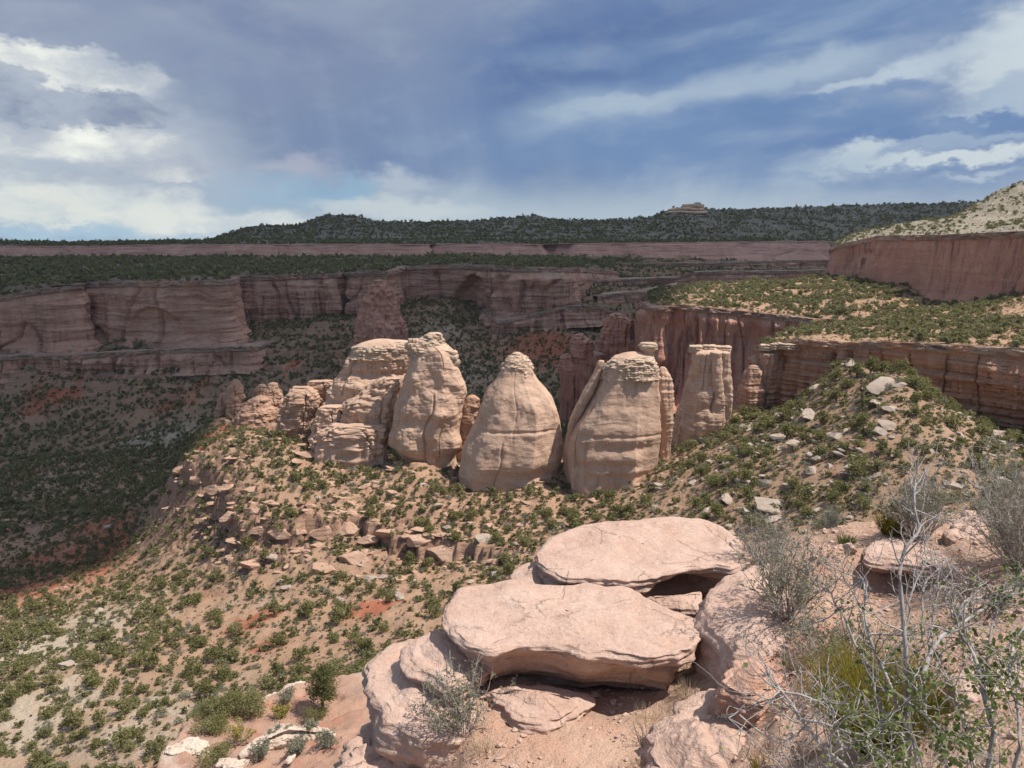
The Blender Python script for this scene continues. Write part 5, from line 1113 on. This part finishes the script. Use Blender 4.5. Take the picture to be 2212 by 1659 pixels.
slab('sandstone_slab', 'large smooth pinkish slab behind the undercut one, with a shaded hollow under its right end', c7([(1085,280),(1095,225),(1120,190),(1250,145),(1450,112),(1650,99),(1850,106),(1950,132),(2010,180),(2050,240),(2075,290),(2010,345),(1930,335),(1780,345),(1680,362),(1600,388),(1500,402),(1300,395),(1180,385),(1110,352)]),
     -2.80, .42, seed=161, edge=.12, rough=.016, bulge=.02, group='stacked pink slabs', layers=.02, prof=[(-.12,-.008),(.06,-.045),(.14,-.14),(.12,-.3),(-.3,-.44),(-.9,-.6),(-1.4,-.8),(-2.,-.95),(-2.8,-1.),(-3.4,-1.04)], dents=((1475,1262,-3.03,.27,.1,.4),))
slab('sandstone_block', 'rounded pale stone showing left of the large smooth slab', c7([(945,385),(1000,318),(1085,275),(1200,300),(1270,400),(1180,440),(1050,430),(970,415)]), -2.95, .5, seed=162, edge=.12, rough=.02)
slab('sandstone_slab', 'disc-shaped stone half hidden under the left end of the undercut slab', c7([(428,760),(440,715),(490,670),(580,628),(680,640),(800,700),(830,800),(700,880),(640,905),(570,868),(480,820)]), -3.06, .26, seed=163, edge=.11, rough=.018, layers=.02, group='stacked pink slabs')
slab('sandstone_slab', 'broad rounded stone bulging over the drop below the disc-shaped one', c7([(245,860),(262,800),(310,745),(380,695),(480,672),(620,690),(760,800),(820,950),(760,1090),(640,1170),(520,1165),(430,1140),(340,1085),(272,1015),(250,940)]), -3.24, .42, seed=164, edge=.16, rough=.025, layers=.015, group='stacked pink slabs')
slab('sandstone_block', 'great rounded pedestal stone at the bottom edge under the bulging stone', c7([(60,1310),(75,1220),(130,1130),(230,1040),(400,1000),(560,1120),(640,1250),(660,1420),(480,1520),(200,1500),(80,1420)]), -3.52, 3.0, seed=165, edge=.22, rough=.05, layers=.02, cat='rock', prof=[(-.4,-.0),(-.1,-.015),(.1,-.05),(.4,-.12),(.9,-.25),(1.5,-.45),(2.0,-.7),(2.3,-1.)])
slab('sandstone_block', 'shelf of rock in the shaded hollow between the two big slabs', c7([(1560,480),(1640,470),(1860,455),(1870,500),(1840,540),(1760,545),(1650,530)]), -3.02, .3, seed=166, edge=.06, rough=.015, cat='rock')
slab('sandstone_block', 'tall smooth block right of the dark crevice with twig shadows on it', c7([(1850,520),(1880,450),(1960,370),(2080,310),(2200,300),(2330,420),(2380,560),(2330,690),(2200,755),(2080,755),(1990,735),(1935,660),(1880,600)]), -2.72, .95, seed=167, edge=.15, rough=.022, bulge=.06, cat='rock', prof=[(-.5,-.02),(-.2,-.06),(.05,-.14),(.1,-.3),(.0,-.5),(-.1,-.8),(-.1,-1.)])
slab('sandstone_block', 'small dark stone wedged deep in the crevice beside the undercut slab', c7([(1800,850),(1840,790),(1890,800),(1895,880),(1850,930),(1805,905)]), -3.35, .25, seed=168, edge=.06, rough=.02, cat='rock')
slab('sandstone_mound', 'wide weathered pink mound at the bottom below the flaky stone', c7([(1555,1200),(1580,1110),(1650,1035),(1760,950),(1880,890),(2010,900),(2120,980),(2250,1080),(2330,1250),(2250,1420),(1900,1480),(1620,1440),(1560,1330)]), -3.04, .5, seed=169, edge=.18, rough=.04, bulge=.1, layers=.02, cat='rock', tilt=(.14, .0))
slab('flaky_stone', 'crumbling stone with many thin flaking layers beside the crevice', c8([(192,1195),(240,1140),(300,1095),(420,1070),(540,1085),(600,1150),(590,1220),(540,1280),(440,1310),(340,1300),(250,1260),(205,1225)]), -2.74, .3, M_FLAKE, seed=170, edge=.09, rough=.03, layers=.05, bulge=.07, cat='rock')
slab('layered_stone', 'low layered stone lying in the sand in front of the undercut slab', c7([(815,940),(860,915),(950,905),(1080,905),(1200,928),(1300,955),(1305,980),(1240,1010),(1160,1040),(1060,1058),(980,1040),(900,985)]), -3.2, .17, M_SLAB, seed=171, edge=.10, rough=.025, layers=.035, bulge=.03, cat='rock')
slab('layered_ledge', 'thin layered ledge over a shaded hollow at the back of the sand', c8([(995,525),(1040,470),(1130,450),(1290,490),(1400,545),(1470,585),(1505,670),(1490,700),(1420,640),(1330,608),(1200,585),(1090,580),(1020,572)]), -2.50, .10, M_SLAB, seed=172, edge=.04, rough=.015, layers=.035, bulge=.01, cat='rock ledge', prof=[(-.3,-.0),(0,-.08),(.25,-.3),(.1,-.5),(.3,-.7),(-.2,-.95),(-1,-1),(-2,-1)])
slab('pale_boulder', 'pale smooth boulder among the shrubs at the far edge of the ledge', c8([(1375,380),(1420,330),(1500,302),(1640,310),(1760,360),(1740,450),(1600,480),(1450,470),(1390,430)]), -2.42, .3, seed=173, edge=.12, rough=.03, cat='rock')
slab('flat_stone', 'bare flat rock patch behind the twiggy shrub at the frame edge', c8([(1420,1160),(1500,1090),(1700,1060),(1900,1050),(1950,1180),(1800,1260),(1560,1290),(1440,1260)]), -2.02, .2, seed=174, edge=.12, rough=.02, bulge=.02, cat='rock')
for px, py, s, lab in ((1836,1192,.085,'small pale angular rock alone on the sand by the green tuft'),(1284,1505,.045,'pale fist-sized stone right of the low layered stone'),(1575,1560,.05,'grey stone on the weathered mound beside the flaky stone'),(1110,1580,.032,'small pale stone by the foot of the leafy shrub'),(1080,1642,.04,'grey stone in the sand below the leafy shrub'),(1930,1120,.09,'pale pink stone at the rim under the far bushes'),(1700,1250,.07,'tan stone at the foot of the tall shrub')):
    q = on_fg(px, py); V, F = boulder(4, (1, .8, .65), int(px), 9, .8, .05)
    o = mesh_np('loose_stone', V, F, M_SLAB, False); o.location = tuple(map(float, q+np.array([0, 0, s*.3]))); o.scale = (s, s, s); o.rotation_euler = (0, 0, px*.37); tag(o, lab, 'stone', 'loose stones on the ledge')
# pebbles and grit
def pebbles():
    g = np.random.default_rng(8); X = g.uniform(-1.2, 5, 26000); Y = g.uniform(2.5, 9, 26000)
    q = np.stack([X, Y, fg_height(X, Y, False)], 1); q = q[in_frame(q, 20, 20) & inside_poly(q[:, 0], q[:, 1], RIM)]; q = q[fbm(q, .8, 2, seed=150)+g.uniform(-.4, .4, len(q)) > .0]
    s = np.clip(g.lognormal(-4.8, .62, len(q)), .003, .035); rock_mass('gravel', q+np.array([0, 0, 1])*s[:, None]*.2, s*2, M_SLAB, (511, 512, 513, 514, 515))
pebbles()

# ------------------------------------------------------------------ shrubs of the foreground
def shrub_parts(h, spread, nst, seed, leaf_n, leaf_size, r0=.006, twigs=7, up=.05, wob=.16, sub=4, lean=(0, 0), low=.25, leaf_up=.3, hairy=1.0):
    g = np.random.default_rng(seed); tubes, tips = [], []
    for i in range(nst):
        a = g.uniform(0, 6.283); t = math.sqrt(g.uniform(.02, 1))*spread; L = h*g.uniform(.65, 1.08)
        st = wander((math.cos(a)*.05*h, math.sin(a)*.05*h, -.02), (math.cos(a)*t+lean[0], math.sin(a)*t+lean[1], 1), L, 9, g, wob, up)
        r = r0*g.uniform(.6, 1.2); tubes.append(tube(st, np.linspace(r, r*.3, 10), 5))
        for _ in range(twigs):
            k = g.integers(2, 9); d = st[k]-st[k-1]; d = d/np.linalg.norm(d)+g.normal(size=3)*.75; l2 = L*g.uniform(.15, .42)*(1.1-k/10)
            tw = wander(st[k], d, l2, 5, g, .25, .1); tubes.append(tube(tw, np.linspace(r*.5, r*.16, 6), 4)); tips.append(tw)
            for _ in range(sub):
                m = g.integers(1, 6); d2 = (tw[m]-tw[m-1]); d2 = d2/np.linalg.norm(d2)+g.normal(size=3)*.8; tw2 = wander(tw[m], d2, l2*g.uniform(.2, .5)*hairy, 3, g, .3, .1)
                tubes.append(tube(tw2, np.linspace(r*.24, r*.1, 4), 3)); tips.append(tw2)
    B = join(tubes); L_ = None
    if leaf_n:
        T = np.vstack(tips); T = T[T[:, 2] > low*h]; C = T[g.integers(0, len(T), leaf_n)]+g.normal(size=(leaf_n, 3))*leaf_size*.7; L_ = leaf_cards(C, leaf_size, g, leaf_up, .5)
    return B, L_
def shrub(name, label, cat, base, bmat, lmat, group=None, **kw):
    B, L_ = shrub_parts(**kw); e = empty(name, base); tag(e, label, cat, group)
    mesh_np('branches', *B, bmat, True, parent=e)
    if L_: mesh_np('foliage', *L_, lmat, False, {'leaf': ('FACE', np.random.default_rng(1).uniform(0, 1, len(L_[1])))}, parent=e)
    return e
def fgp(px, py): return on_fg(px, py)-np.array([0, 0, .01])
shrub('leafy_shrub', 'spindly grey-green shrub growing in front of the stacked slabs', 'shrub', fgp(1000, 1592), M_TWIG, M_LEAF, h=.62, spread=.55, nst=30, seed=181, leaf_n=1500, leaf_size=.017, r0=.0042, twigs=7, lean=(-.1, .05))
shrub('leafy_shrub', 'tall open grey-green shrub rooted above the smooth block right of the crevice', 'shrub', fgp(1695, 1335), M_TWIG, M_LEAF, h=.78, spread=.6, nst=44, seed=182, leaf_n=2600, leaf_size=.017, r0=.005, twigs=8, lean=(.0, .0))
shrub('twiggy_shrub', 'bare grey twiggy shrub behind the tall open one at the end of the smooth slab', 'shrub', fgp(1650, 1225), M_TWIG, M_LEAF, h=.66, spread=.7, nst=48, seed=183, leaf_n=800, leaf_size=.016, r0=.004, twigs=8)
shrub('twiggy_shrub', 'bare twiggy shrub on the rim between the two yellow-green tufts and the slab', 'shrub', fgp(1790, 1140), M_TWIG, M_LEAF, h=.5, spread=.85, nst=34, seed=184, leaf_n=900, leaf_size=.018, r0=.004, twigs=8)
shrub('leafy_shrub', 'rounded grey-green shrub on the rim right of the yellow broom tuft', 'shrub', fgp(1985, 1165), M_TWIG, M_LEAF, h=.72, spread=.75, nst=52, seed=185, leaf_n=2200, leaf_size=.018, r0=.0045, twigs=8)
shrub('leafy_shrub', 'big dense silver-green bush cut by the right edge of the picture', 'shrub', fgp(2205, 1225), M_TWIG, M_LEAF, h=1.0, spread=.85, nst=90, seed=186, leaf_n=5200, leaf_size=.015, r0=.005, twigs=9)
shrub('twiggy_shrub', 'sprawling dry grey shrub in front of the tall open one', 'shrub', fgp(1770, 1420), M_TWIG, M_LEAF, h=.42, spread=1.2, nst=34, seed=187, leaf_n=1500, leaf_size=.015, r0=.0035, twigs=8)
shrub('twiggy_shrub', 'low dark twiggy shrub in the hollow above the flaky stone', 'shrub', fgp(1838, 1462), M_TWIGD, M_LEAF, h=.42, spread=.6, nst=24, seed=188, leaf_n=500, leaf_size=.014, r0=.0045, twigs=7)
shrub('twiggy_shrub', 'dry sprawling branches in the shade of the big silver-green bush', 'shrub', fgp(2120, 1330), M_TWIGD, M_DRY, h=.5, spread=1.3, nst=30, seed=189, leaf_n=300, leaf_size=.014, r0=.004, twigs=8)
shrub('dry_shrub', 'small dark dead twigs at the left foot of the weathered mound', 'dead twigs', fgp(1395, 1610), M_TWIGD, None, h=.22, spread=1.0, nst=12, seed=190, leaf_n=0, leaf_size=.01, r0=.003, twigs=5)
def broom(name, label, cat, base, mat, n, h, spread, seed, r=.0022, group=None):
    g = np.random.default_rng(seed); tb = []
    for i in range(n):
        a = g.uniform(0, 6.283); t = math.sqrt(g.uniform(0, 1))*spread; tb.append(tube(wander((math.cos(a)*t*h*.3, math.sin(a)*t*h*.3, -.02), (math.cos(a)*t, math.sin(a)*t, 1), h*g.uniform(.55, 1.05), 4, g, .09), np.linspace(r, r*.35, 5), 3))
    V, F = join(tb); o = mesh_np(name, V, F, mat, True, {'leaf': ('FACE', np.repeat(g.uniform(0, 1, n), 12))}); o.location = tuple(map(float, base)); return tag(o, label, cat, group)
broom('broom_shrub', 'dense yellow-green leafless broom-like shrub behind the pale branches at the bottom', 'shrub', fgp(1900, 1600), M_YEL, 2400, .47, .85, 191, .0022)
broom('broom_shrub', 'yellow-green broom tuft at the rim left of the rounded grey-green shrub', 'shrub', fgp(1925, 1155), M_YEL, 420, .27, .6, 192, .0026)
broom('broom_shrub', 'small bright green tuft alone on the sand near the rim', 'shrub', fgp(1826, 1175), M_FRESH, 240, .13, .8, 193, .0026)
for px, py, n, h, sd, lab in ((1490,1500,120,.16,194,'dry blond grass tuft beside the crevice under the undercut slab'),(1400,1560,110,.15,195,'dry grass tuft on the sand left of the weathered mound'),(1040,1625,120,.14,196,'dry grass at the foot of the spindly shrub'),(1640,1655,120,.12,197,'green-yellow grass tuft low on the weathered mound'),(1745,1640,140,.17,198,'dry grass tuft under the pale branches'),(1720,1440,160,.15,199,'dry grass tuft below the sprawling grey shrub'),(1950,1440,150,.14,200,'dry straw tuft behind the pale branches'),(1960,1190,90,.12,201,'pale straw tuft under the rounded grey-green shrub'),(1880,1205,60,.08,202,'tiny straw tuft on the bare sand'),(2060,1195,110,.12,203,'straw tuft between the rim shrubs'),(1380,1655,90,.09,204,'small straw tuft at the lower edge of the mound')):
    broom('grass_tuft', lab, 'grass tuft', fgp(px, py), M_DRY if sd != 197 else M_YEL, n, h, .9, sd, .0013, 'dry grass tufts on the ledge')

# the pale dead-branched shrub in front, leafing out at the right
def branch_shrub():
    base = np.array([.98, 1.62, -1.82]); g = np.random.default_rng(210)
    S = [  # frame outline of the main branches in crop units, depth at each end, thickness
     ([(1225,1640),(1212,1300),(1204,1100),(1185,850),(1165,650),(1187,520),(1280,412),(1246,310),(1240,200),(1292,125)],1.9,2.25,.0105),
     ([(1250,1560),(1130,1250),(1052,1080),(1000,950),(986,850),(990,690),(960,660)],1.9,2.2,.009),
     ([(1185,1490),(1060,1330),(1010,1150),(960,1040),(880,880),(820,770),(790,720)],1.9,2.3,.009),
     ([(905,1660),(760,1550),(650,1405),(560,1262),(512,1202),(475,1140)],1.75,1.9,.0085),
     ([(880,1650),(850,1480),(780,1312),(745,1180)],1.8,2.0,.007),
     ([(560,1262),(650,1275),(780,1312),(830,1400)],1.85,1.8,.0055),
     ([(560,1262),(490,1300),(400,1330)],1.86,1.9,.005),
     ([(1290,1170),(1330,1060),(1380,970),(1480,912),(1600,830),(1720,770),(1840,695)],1.95,2.2,.0105),
     ([(1660,1480),(1600,1250),(1570,1080),(1500,990),(1462,920)],1.8,2.1,.011),
     ([(1200,840),(1250,690),(1312,572)],2.1,2.2,.005),([(1290,1000),(1285,780),(1300,690),(1365,622)],2.1,2.3,.005),([(1335,980),(1340,860),(1380,700),(1480,590)],2.1,2.3,.0055),
     ([(1620,1150),(1640,960),(1680,800),(1740,740)],2.0,2.2,.0065),([(1480,905),(1495,780),(1640,768),(1760,730),(1840,690)],2.1,2.2,.006),
     ([(1650,1450),(1650,1250),(1720,1160),(1810,1100)],1.85,2.1,.0055),([(1130,1250),(1220,1320),(1330,1400),(1420,1500)],1.9,1.7,.005),
     ([(650,1405),(800,1430),(960,1500),(1120,1600)],1.8,1.7,.006),([(330,1380),(460,1490),(600,1560),(700,1640)],2.1,1.9,.004),
     ([(985,850),(900,700),(860,640)],2.2,2.3,.004),([(1000,960),(1150,960),(1330,1000)],2.15,2.1,.0055),([(1480,905),(1440,830),(1400,800)],2.1,2.2,.004),
     ([(1500,990),(1560,1040),(1640,1080)],2.1,2.0,.004),([(1800,1560),(1790,1350),(1740,1180),(1760,1020),(1830,900)],1.7,2.0,.008),([(1420,1660),(1380,1500),(1300,1380),(1260,1250)],1.75,1.9,.008),([(1560,1660),(1520,1480),(1480,1300),(1400,1150)],1.7,1.9,.007),([(1050,1660),(1010,1560),(1000,1500),(1060,1420)],1.7,1.8,.006)]
    tubes, tw_all = [], []
    for pts, d0, d1, r in S:
        q = c8(pts); n = len(q); P = np.array([W(a[0], a[1], d0+(d1-d0)*i/(n-1)) for i, a in enumerate(q)]); P = resample(P, 3*n)
        P = smooth_line(P, 1); P = P+fbm(P, .06, 2, seed=211)[:, None]*g.normal(size=3)*.004
        if pts[0][1] > 1450: P = np.vstack([base+np.array([(P[0, 0]-base[0])*.5, 0, 0]), P])
        tubes.append(tube(P, np.linspace(r*.68, r*.26, len(P)), 7))
        for _ in range(int(7+n*2.2)):
            k = g.integers(2, len(P)); d = P[k]-P[k-1]; d = d/(np.linalg.norm(d)+1e-9)+g.normal(size=3)*.8; L = g.uniform(.05, .2)
            tw = wander(P[k], d, L, 5, g, .22, .08); tubes.append(tube(tw, np.linspace(r*.28, .0009, 6), 4)); tw_all.append(tw)
            for _ in range(2):
                m = g.integers(2, 6); tw2 = wander(tw[m], (tw[m]-tw[m-1])/.02+g.normal(size=3)*.9, L*.4, 3, g, .3, .1); tubes.append(tube(tw2, np.linspace(.0014, .0008, 4), 3)); tw_all.append(tw2)
    for i in range(60):                                  # dense young growth at the right foot
        P = wander(base+np.array([g.uniform(-.35, .55), g.uniform(-.2, .35), 0]), (g.normal()*.35, g.normal()*.3, 1), g.uniform(.35, .8), 8, g, .18, .04); tubes.append(tube(P, np.linspace(.0042, .0012, 9), 4))
        for _ in range(5):
            k = g.integers(3, 9); tw = wander(P[k], g.normal(size=3)+np.array([0, 0, .5]), g.uniform(.05, .16), 4, g, .25, .1); tubes.append(tube(tw, np.linspace(.0016, .0008, 5), 3)); tw_all.append(tw)
    B = join(tubes); e = empty('branching_shrub', base); tag(e, 'large pale-branched shrub with small round green leaves at the near right corner', 'shrub')
    mesh_np('branches', to_local(B[0], base), B[1], M_TWIG, True, parent=e)
    T = np.vstack(tw_all); px, py, c = proj(T); w = sstep(py, 1250, 1620)*sstep(px, 1700, 2000)+.35*sstep(px, 2080, 2200)+.35*((px > 1770) & (px < 1880) & (py > 1290) & (py < 1450))+.02
    k = g.choice(len(T), 3600, p=w/w.sum()); C = T[k]+g.normal(size=(3600, 3))*.012
    # round leaves: hexagons folded along the midrib
    n = len(C); a = g.normal(size=(n, 3)); a /= np.linalg.norm(a, axis=1)[:, None]; b = np.cross(a, g.normal(size=(n, 3))); b /= np.linalg.norm(b, axis=1)[:, None]; nn = np.cross(a, b)
    s = g.uniform(.004, .0088, n)[:, None]; shp = [(-1, 0, 0), (-.45, .8, .18), (.55, .75, .18), (1.05, 0, 0), (.55, -.75, .18), (-.45, -.8, .18)]
    V = np.stack([C+s*(a*u+b*v+nn*w_) for u, v, w_ in shp], 1).reshape(-1, 3); i0 = np.arange(n)*6; F = np.concatenate([np.stack([i0, i0+1, i0+2, i0+3], 1), np.stack([i0, i0+3, i0+4, i0+5], 1)])
    mesh_np('leaves', to_local(V, base), F, M_FRESH, False, {'leaf': ('FACE', np.tile(g.uniform(0, 1, n), 2))}, parent=e)
branch_shrub()

# ------------------------------------------------------------------ red lower ledge at the left foot of the slabs
_lp = [(2200,1000,30.5,0),(2000,600,36.5,0),(1500,900,34,0),(1000,1200,31.5,0),(600,700,36,0),(1330,480,38,0),(1900,350,39.5,0),(2400,250,40,0),(2400,700,36,0),(2300,1300,29,0),(1500,1300,30,0),(300,1250,31,0),(500,900,34,0),(1200,700,36.2,0),(1100,1000,33,0),(700,1050,32.6,0)]
_LP = np.array([W(*cL([(a, b)])[0][:2], d) for a, b, d, _ in _lp]); _lt = TPS(_LP[:, :2]*.08, _LP[:, 2], 2e-2)
_ledge_rim = [tuple(W(*cL([(a, b)])[0][:2], d)[:2]) for a, b, d in [(215,1300,30.6),(240,1120,32.2),(330,1000,33.4),(480,830,34.8),(620,660,36.2),(850,610,36.8),(1330,480,38),(1540,400,38.8),(1900,330,39.7),(2300,250,40.5),(3200,200,41)]]+[(2., 27.), (-6., 24.), (-19., 25.)]
def ledge_z(x, y):
    P = np.stack([x, y, x*0], 1); d = dist_poly(x, y, _ledge_rim); ins = inside_poly(x, y, _ledge_rim); d = np.where(ins, d, -d)+fbm(P, 2.4, 3, seed=220)*.35
    z = _lt(np.stack([x, y], 1)*.08)+fbm(P, 3.5, 4, seed=221)*.28+fbm(P, .6, 3, seed=222)*.05
    q = z/.55+fbm(P, 5, 2, seed=223)*.8; fr = q-np.floor(q); z = z+(sstep(fr, .36, .64)-fr)*.55*.6
    out = np.maximum(-d, 0); return z-np.minimum(out*3.2, 70)
def build_ledge():
    xs = np.arange(-24, 5, .11); ys = np.arange(20, 46, .11); X, Y = np.meshgrid(xs, ys); x, y = X.ravel(), Y.ravel(); V = np.stack([x, y, ledge_z(x, y)], 1)
    o = mesh_np('red_ledge_soil', V, grid_faces(len(ys), len(xs)), M_LEDGE, True, {'red': ('POINT', np.clip(.35+fbm(V, 3, 3, seed=224)*.5, 0, 1)), 'pale': ('POINT', np.clip(fbm(V, 3, 3, seed=225)*.8, 0, 1)), 'rock': ('POINT', sstep(fbm(V, 2.5, 3, seed=226), .05, .35))}); o['kind'] = 'structure'
build_ledge()
def on_ledge(a, b):
    px, py = cL([(a, b)])[0][:2]; r = rays(px, py); ds = np.linspace(24, 44, 500); P = r[None]*(ds/r[1])[:, None]; h = np.nonzero(ledge_z(P[:, 0], P[:, 1]) > P[:, 2])[0]
    return P[h[0]] if len(h) else P[-1]
def lslab(label, pts, th, seed, mat=None, **kw):
    c = np.mean([on_ledge(*p) for p in pts], 0); z = c[2]+kw.pop('lift', th*.8)+.24
    return slab('pale_slickrock', label, cL(pts), z, th, mat or M_PALEROCK, 'pale rocks of the lower ledge', 'rock', seed=seed, **kw)
lslab('white rounded boulder perched at the far edge of the lower red ledge', [(1535,390),(1560,350),(1720,288),(1800,285),(1860,345),(1905,385),(1840,430),(1700,455),(1600,440)], .9, 231, edge=.35, rough=.08, bulge=.25, n=140, lift=.75)
lslab('low pale rock left of the white boulder on the lower ledge', [(1330,480),(1420,420),(1520,405),(1560,440),(1500,490),(1400,500)], .45, 232, edge=.2, rough=.06, n=120)
lslab('long white slickrock hump under the round grey shrubs of the lower ledge', [(1110,1040),(1180,960),(1270,890),(1400,840),(1520,735),(1640,730),(1780,760),(1900,740),(2000,780),(2130,840),(2100,880),(1950,860),(1800,880),(1600,900),(1420,960),(1250,1060)], .7, 233, edge=.35, rough=.05, bulge=.25, n=220)
lslab('pale overhanging ledge with a dark hollow beneath at the lower ledge corner', [(270,1050),(330,990),(430,960),(560,900),(700,895),(770,960),(760,1040),(720,1080),(600,1070),(480,1040),(380,1060)], .5, 234, edge=.22, rough=.06, layers=.12, n=200, lift=.9)
lslab('yellowish layered rock below the overhanging pale ledge', [(870,1150),(960,1100),(1080,1090),(1165,1110),(1160,1190),(1060,1215),(920,1210)], .5, 235, edge=.15, rough=.07, layers=.12, n=140)
lslab('sloping tan slickrock behind the spreading junipers of the lower ledge', [(480,830),(560,720),(660,670),(860,620),(980,700),(860,800),(700,850),(560,880)], .6, 236, M_BENCH, edge=.3, rough=.1, n=160)
lslab('small pale flat stone on the red soil of the lower ledge', [(1590,1140),(1640,1090),(1710,1070),(1700,1110),(1640,1150)], .18, 237, edge=.06, rough=.03, n=80)
FINE = []
for i in range(6):
    g = np.random.default_rng(700+i); V, F = bush_cloud(700+i, 3400, .034, .8, 15, .8); FINE.append(mesh_np('crown', V, F, M_JUN, False, {'leaf': ('FACE', g.uniform(0, 1, len(F)))}, link=False))
for a, b, s, hh, k, lab in ((960,640,3.6,.72,0,'spreading juniper with bare trunk at the middle of the lower ledge'),(1240,640,3.1,.95,1,'upright juniper right of the spreading one on the lower ledge'),(760,650,2.6,.6,3,'low juniper at the left of the spreading one'),(830,820,3.3,.5,5,'flat creeping juniper below the spreading one'),(880,1190,3.0,.62,2,'leaning juniper in front of the overhanging pale ledge'),(1930,720,2.2,.9,4,'gnarled half-dead juniper behind the white slickrock hump')):
    q = on_ledge(a, b); r = put_juniper(k, q, s, lab, 'junipers of the lower ledge'); s *= .62; r.scale = (s, s, s*hh)
    for c in r.children:
        if c.name.startswith('crown'): c.data = FINE[k]; r.name = 'juniper_tree'
# pinyon with a visible trunk
def pinyon(base, h, seed):
    g = np.random.default_rng(seed); e = empty('pinyon_pine', base); tag(e, 'tall olive-green pinyon pine with a clear dark trunk on the lower ledge', 'pine tree')
    tr = wander((0, 0, -.15), (.03, 0, 1), h*.9, 9, g, .07); tubes = [tube(tr, np.linspace(.11, .025, 10), 7)]; C = []
    for i in range(34):
        f = g.uniform(.34, 1); k = min(int(f*9), 8); p = tr[k]*(1-(f*9-k))+tr[min(k+1, 9)]*(f*9-k); a = g.uniform(0, 6.28); L = h*(.3*(1.15-f)+.1)*g.uniform(.7, 1.15)
        br = wander(p, (math.cos(a), math.sin(a), .35), L, 5, g, .18, .06); tubes.append(tube(br, np.linspace(.03, .008, 6), 5))
        for m in range(2, 6):
            for _ in range(3):
                c = br[m]+g.normal(size=3)*.1; C.append(c+g.normal(size=(14, 3))*np.array([.13, .13, .1]))
    mesh_np('trunk', *join(tubes), M_BARK, True, parent=e); V, F = leaf_cards(np.vstack(C), .1, g, .5, .35); mesh_np('crown', V, F, M_PINE, False, {'leaf': ('FACE', g.uniform(0, 1, len(F)))}, parent=e)
pinyon(on_ledge(2005, 600), 2.7, 241)
for a, b, h, sp, sd, lm, lab in ((1570,940,1.25,.7,251,M_LEAF,'large round grey-green shrub on the white slickrock hump'),(1350,1130,1.1,.7,252,M_LEAF,'upright grey-green shrub left below the slickrock hump'),(1850,880,.9,.7,253,M_LEAF,'small round shrub on the right of the slickrock hump'),(1730,1080,.95,.7,254,M_LEAF,'grey-green shrub alone on the red soil'),(2060,1000,1.0,.8,255,M_LEAF,'grey-green shrub beside the great pedestal stone'),(1120,960,1.4,.8,256,M_YEL,'yellowish open shrub beside the leaning juniper'),(1620,530,1.0,.8,257,M_LEAF,'pale twiggy shrub in front of the white boulder'),(1560,690,.9,.7,258,M_YEL,'yellow-green shrub behind the slickrock hump')):
    shrub('round_shrub', lab, 'shrub', on_ledge(a, b), M_TWIG, lm, 'shrubs of the lower ledge', h=h, spread=sp, nst=26, seed=sd, leaf_n=900, leaf_size=.075, r0=.016, twigs=6, sub=2)

# ------------------------------------------------------------------ thin air over the canyon
def build_haze():
    lo, hi = np.array([-3600., -20., -190.]), np.array([3600., 2720., 150.])
    V = np.array([[x, y, z] for x in (lo[0], hi[0]) for y in (lo[1], hi[1]) for z in (lo[2], hi[2])]); F = np.array([[0,1,3,2],[4,6,7,5],[0,4,5,1],[2,3,7,6],[0,2,6,4],[1,5,7,3]])
    m = bpy.data.materials.new('thin_haze'); m.use_nodes = True; t = NT(m.node_tree); t.n.clear()
    v = t.node('ShaderNodeVolumePrincipled'); v.inputs['Color'].default_value = (.72, .8, .95, 1); v.inputs['Density'].default_value = 3.2e-5; v.inputs['Anisotropy'].default_value = .2
    o = t.node('ShaderNodeOutputMaterial'); t.l.new(v.outputs[0], o.inputs['Volume'])
    ob = mesh_np('haze', V, F, m, False); ob['kind'] = 'stuff'
build_haze()
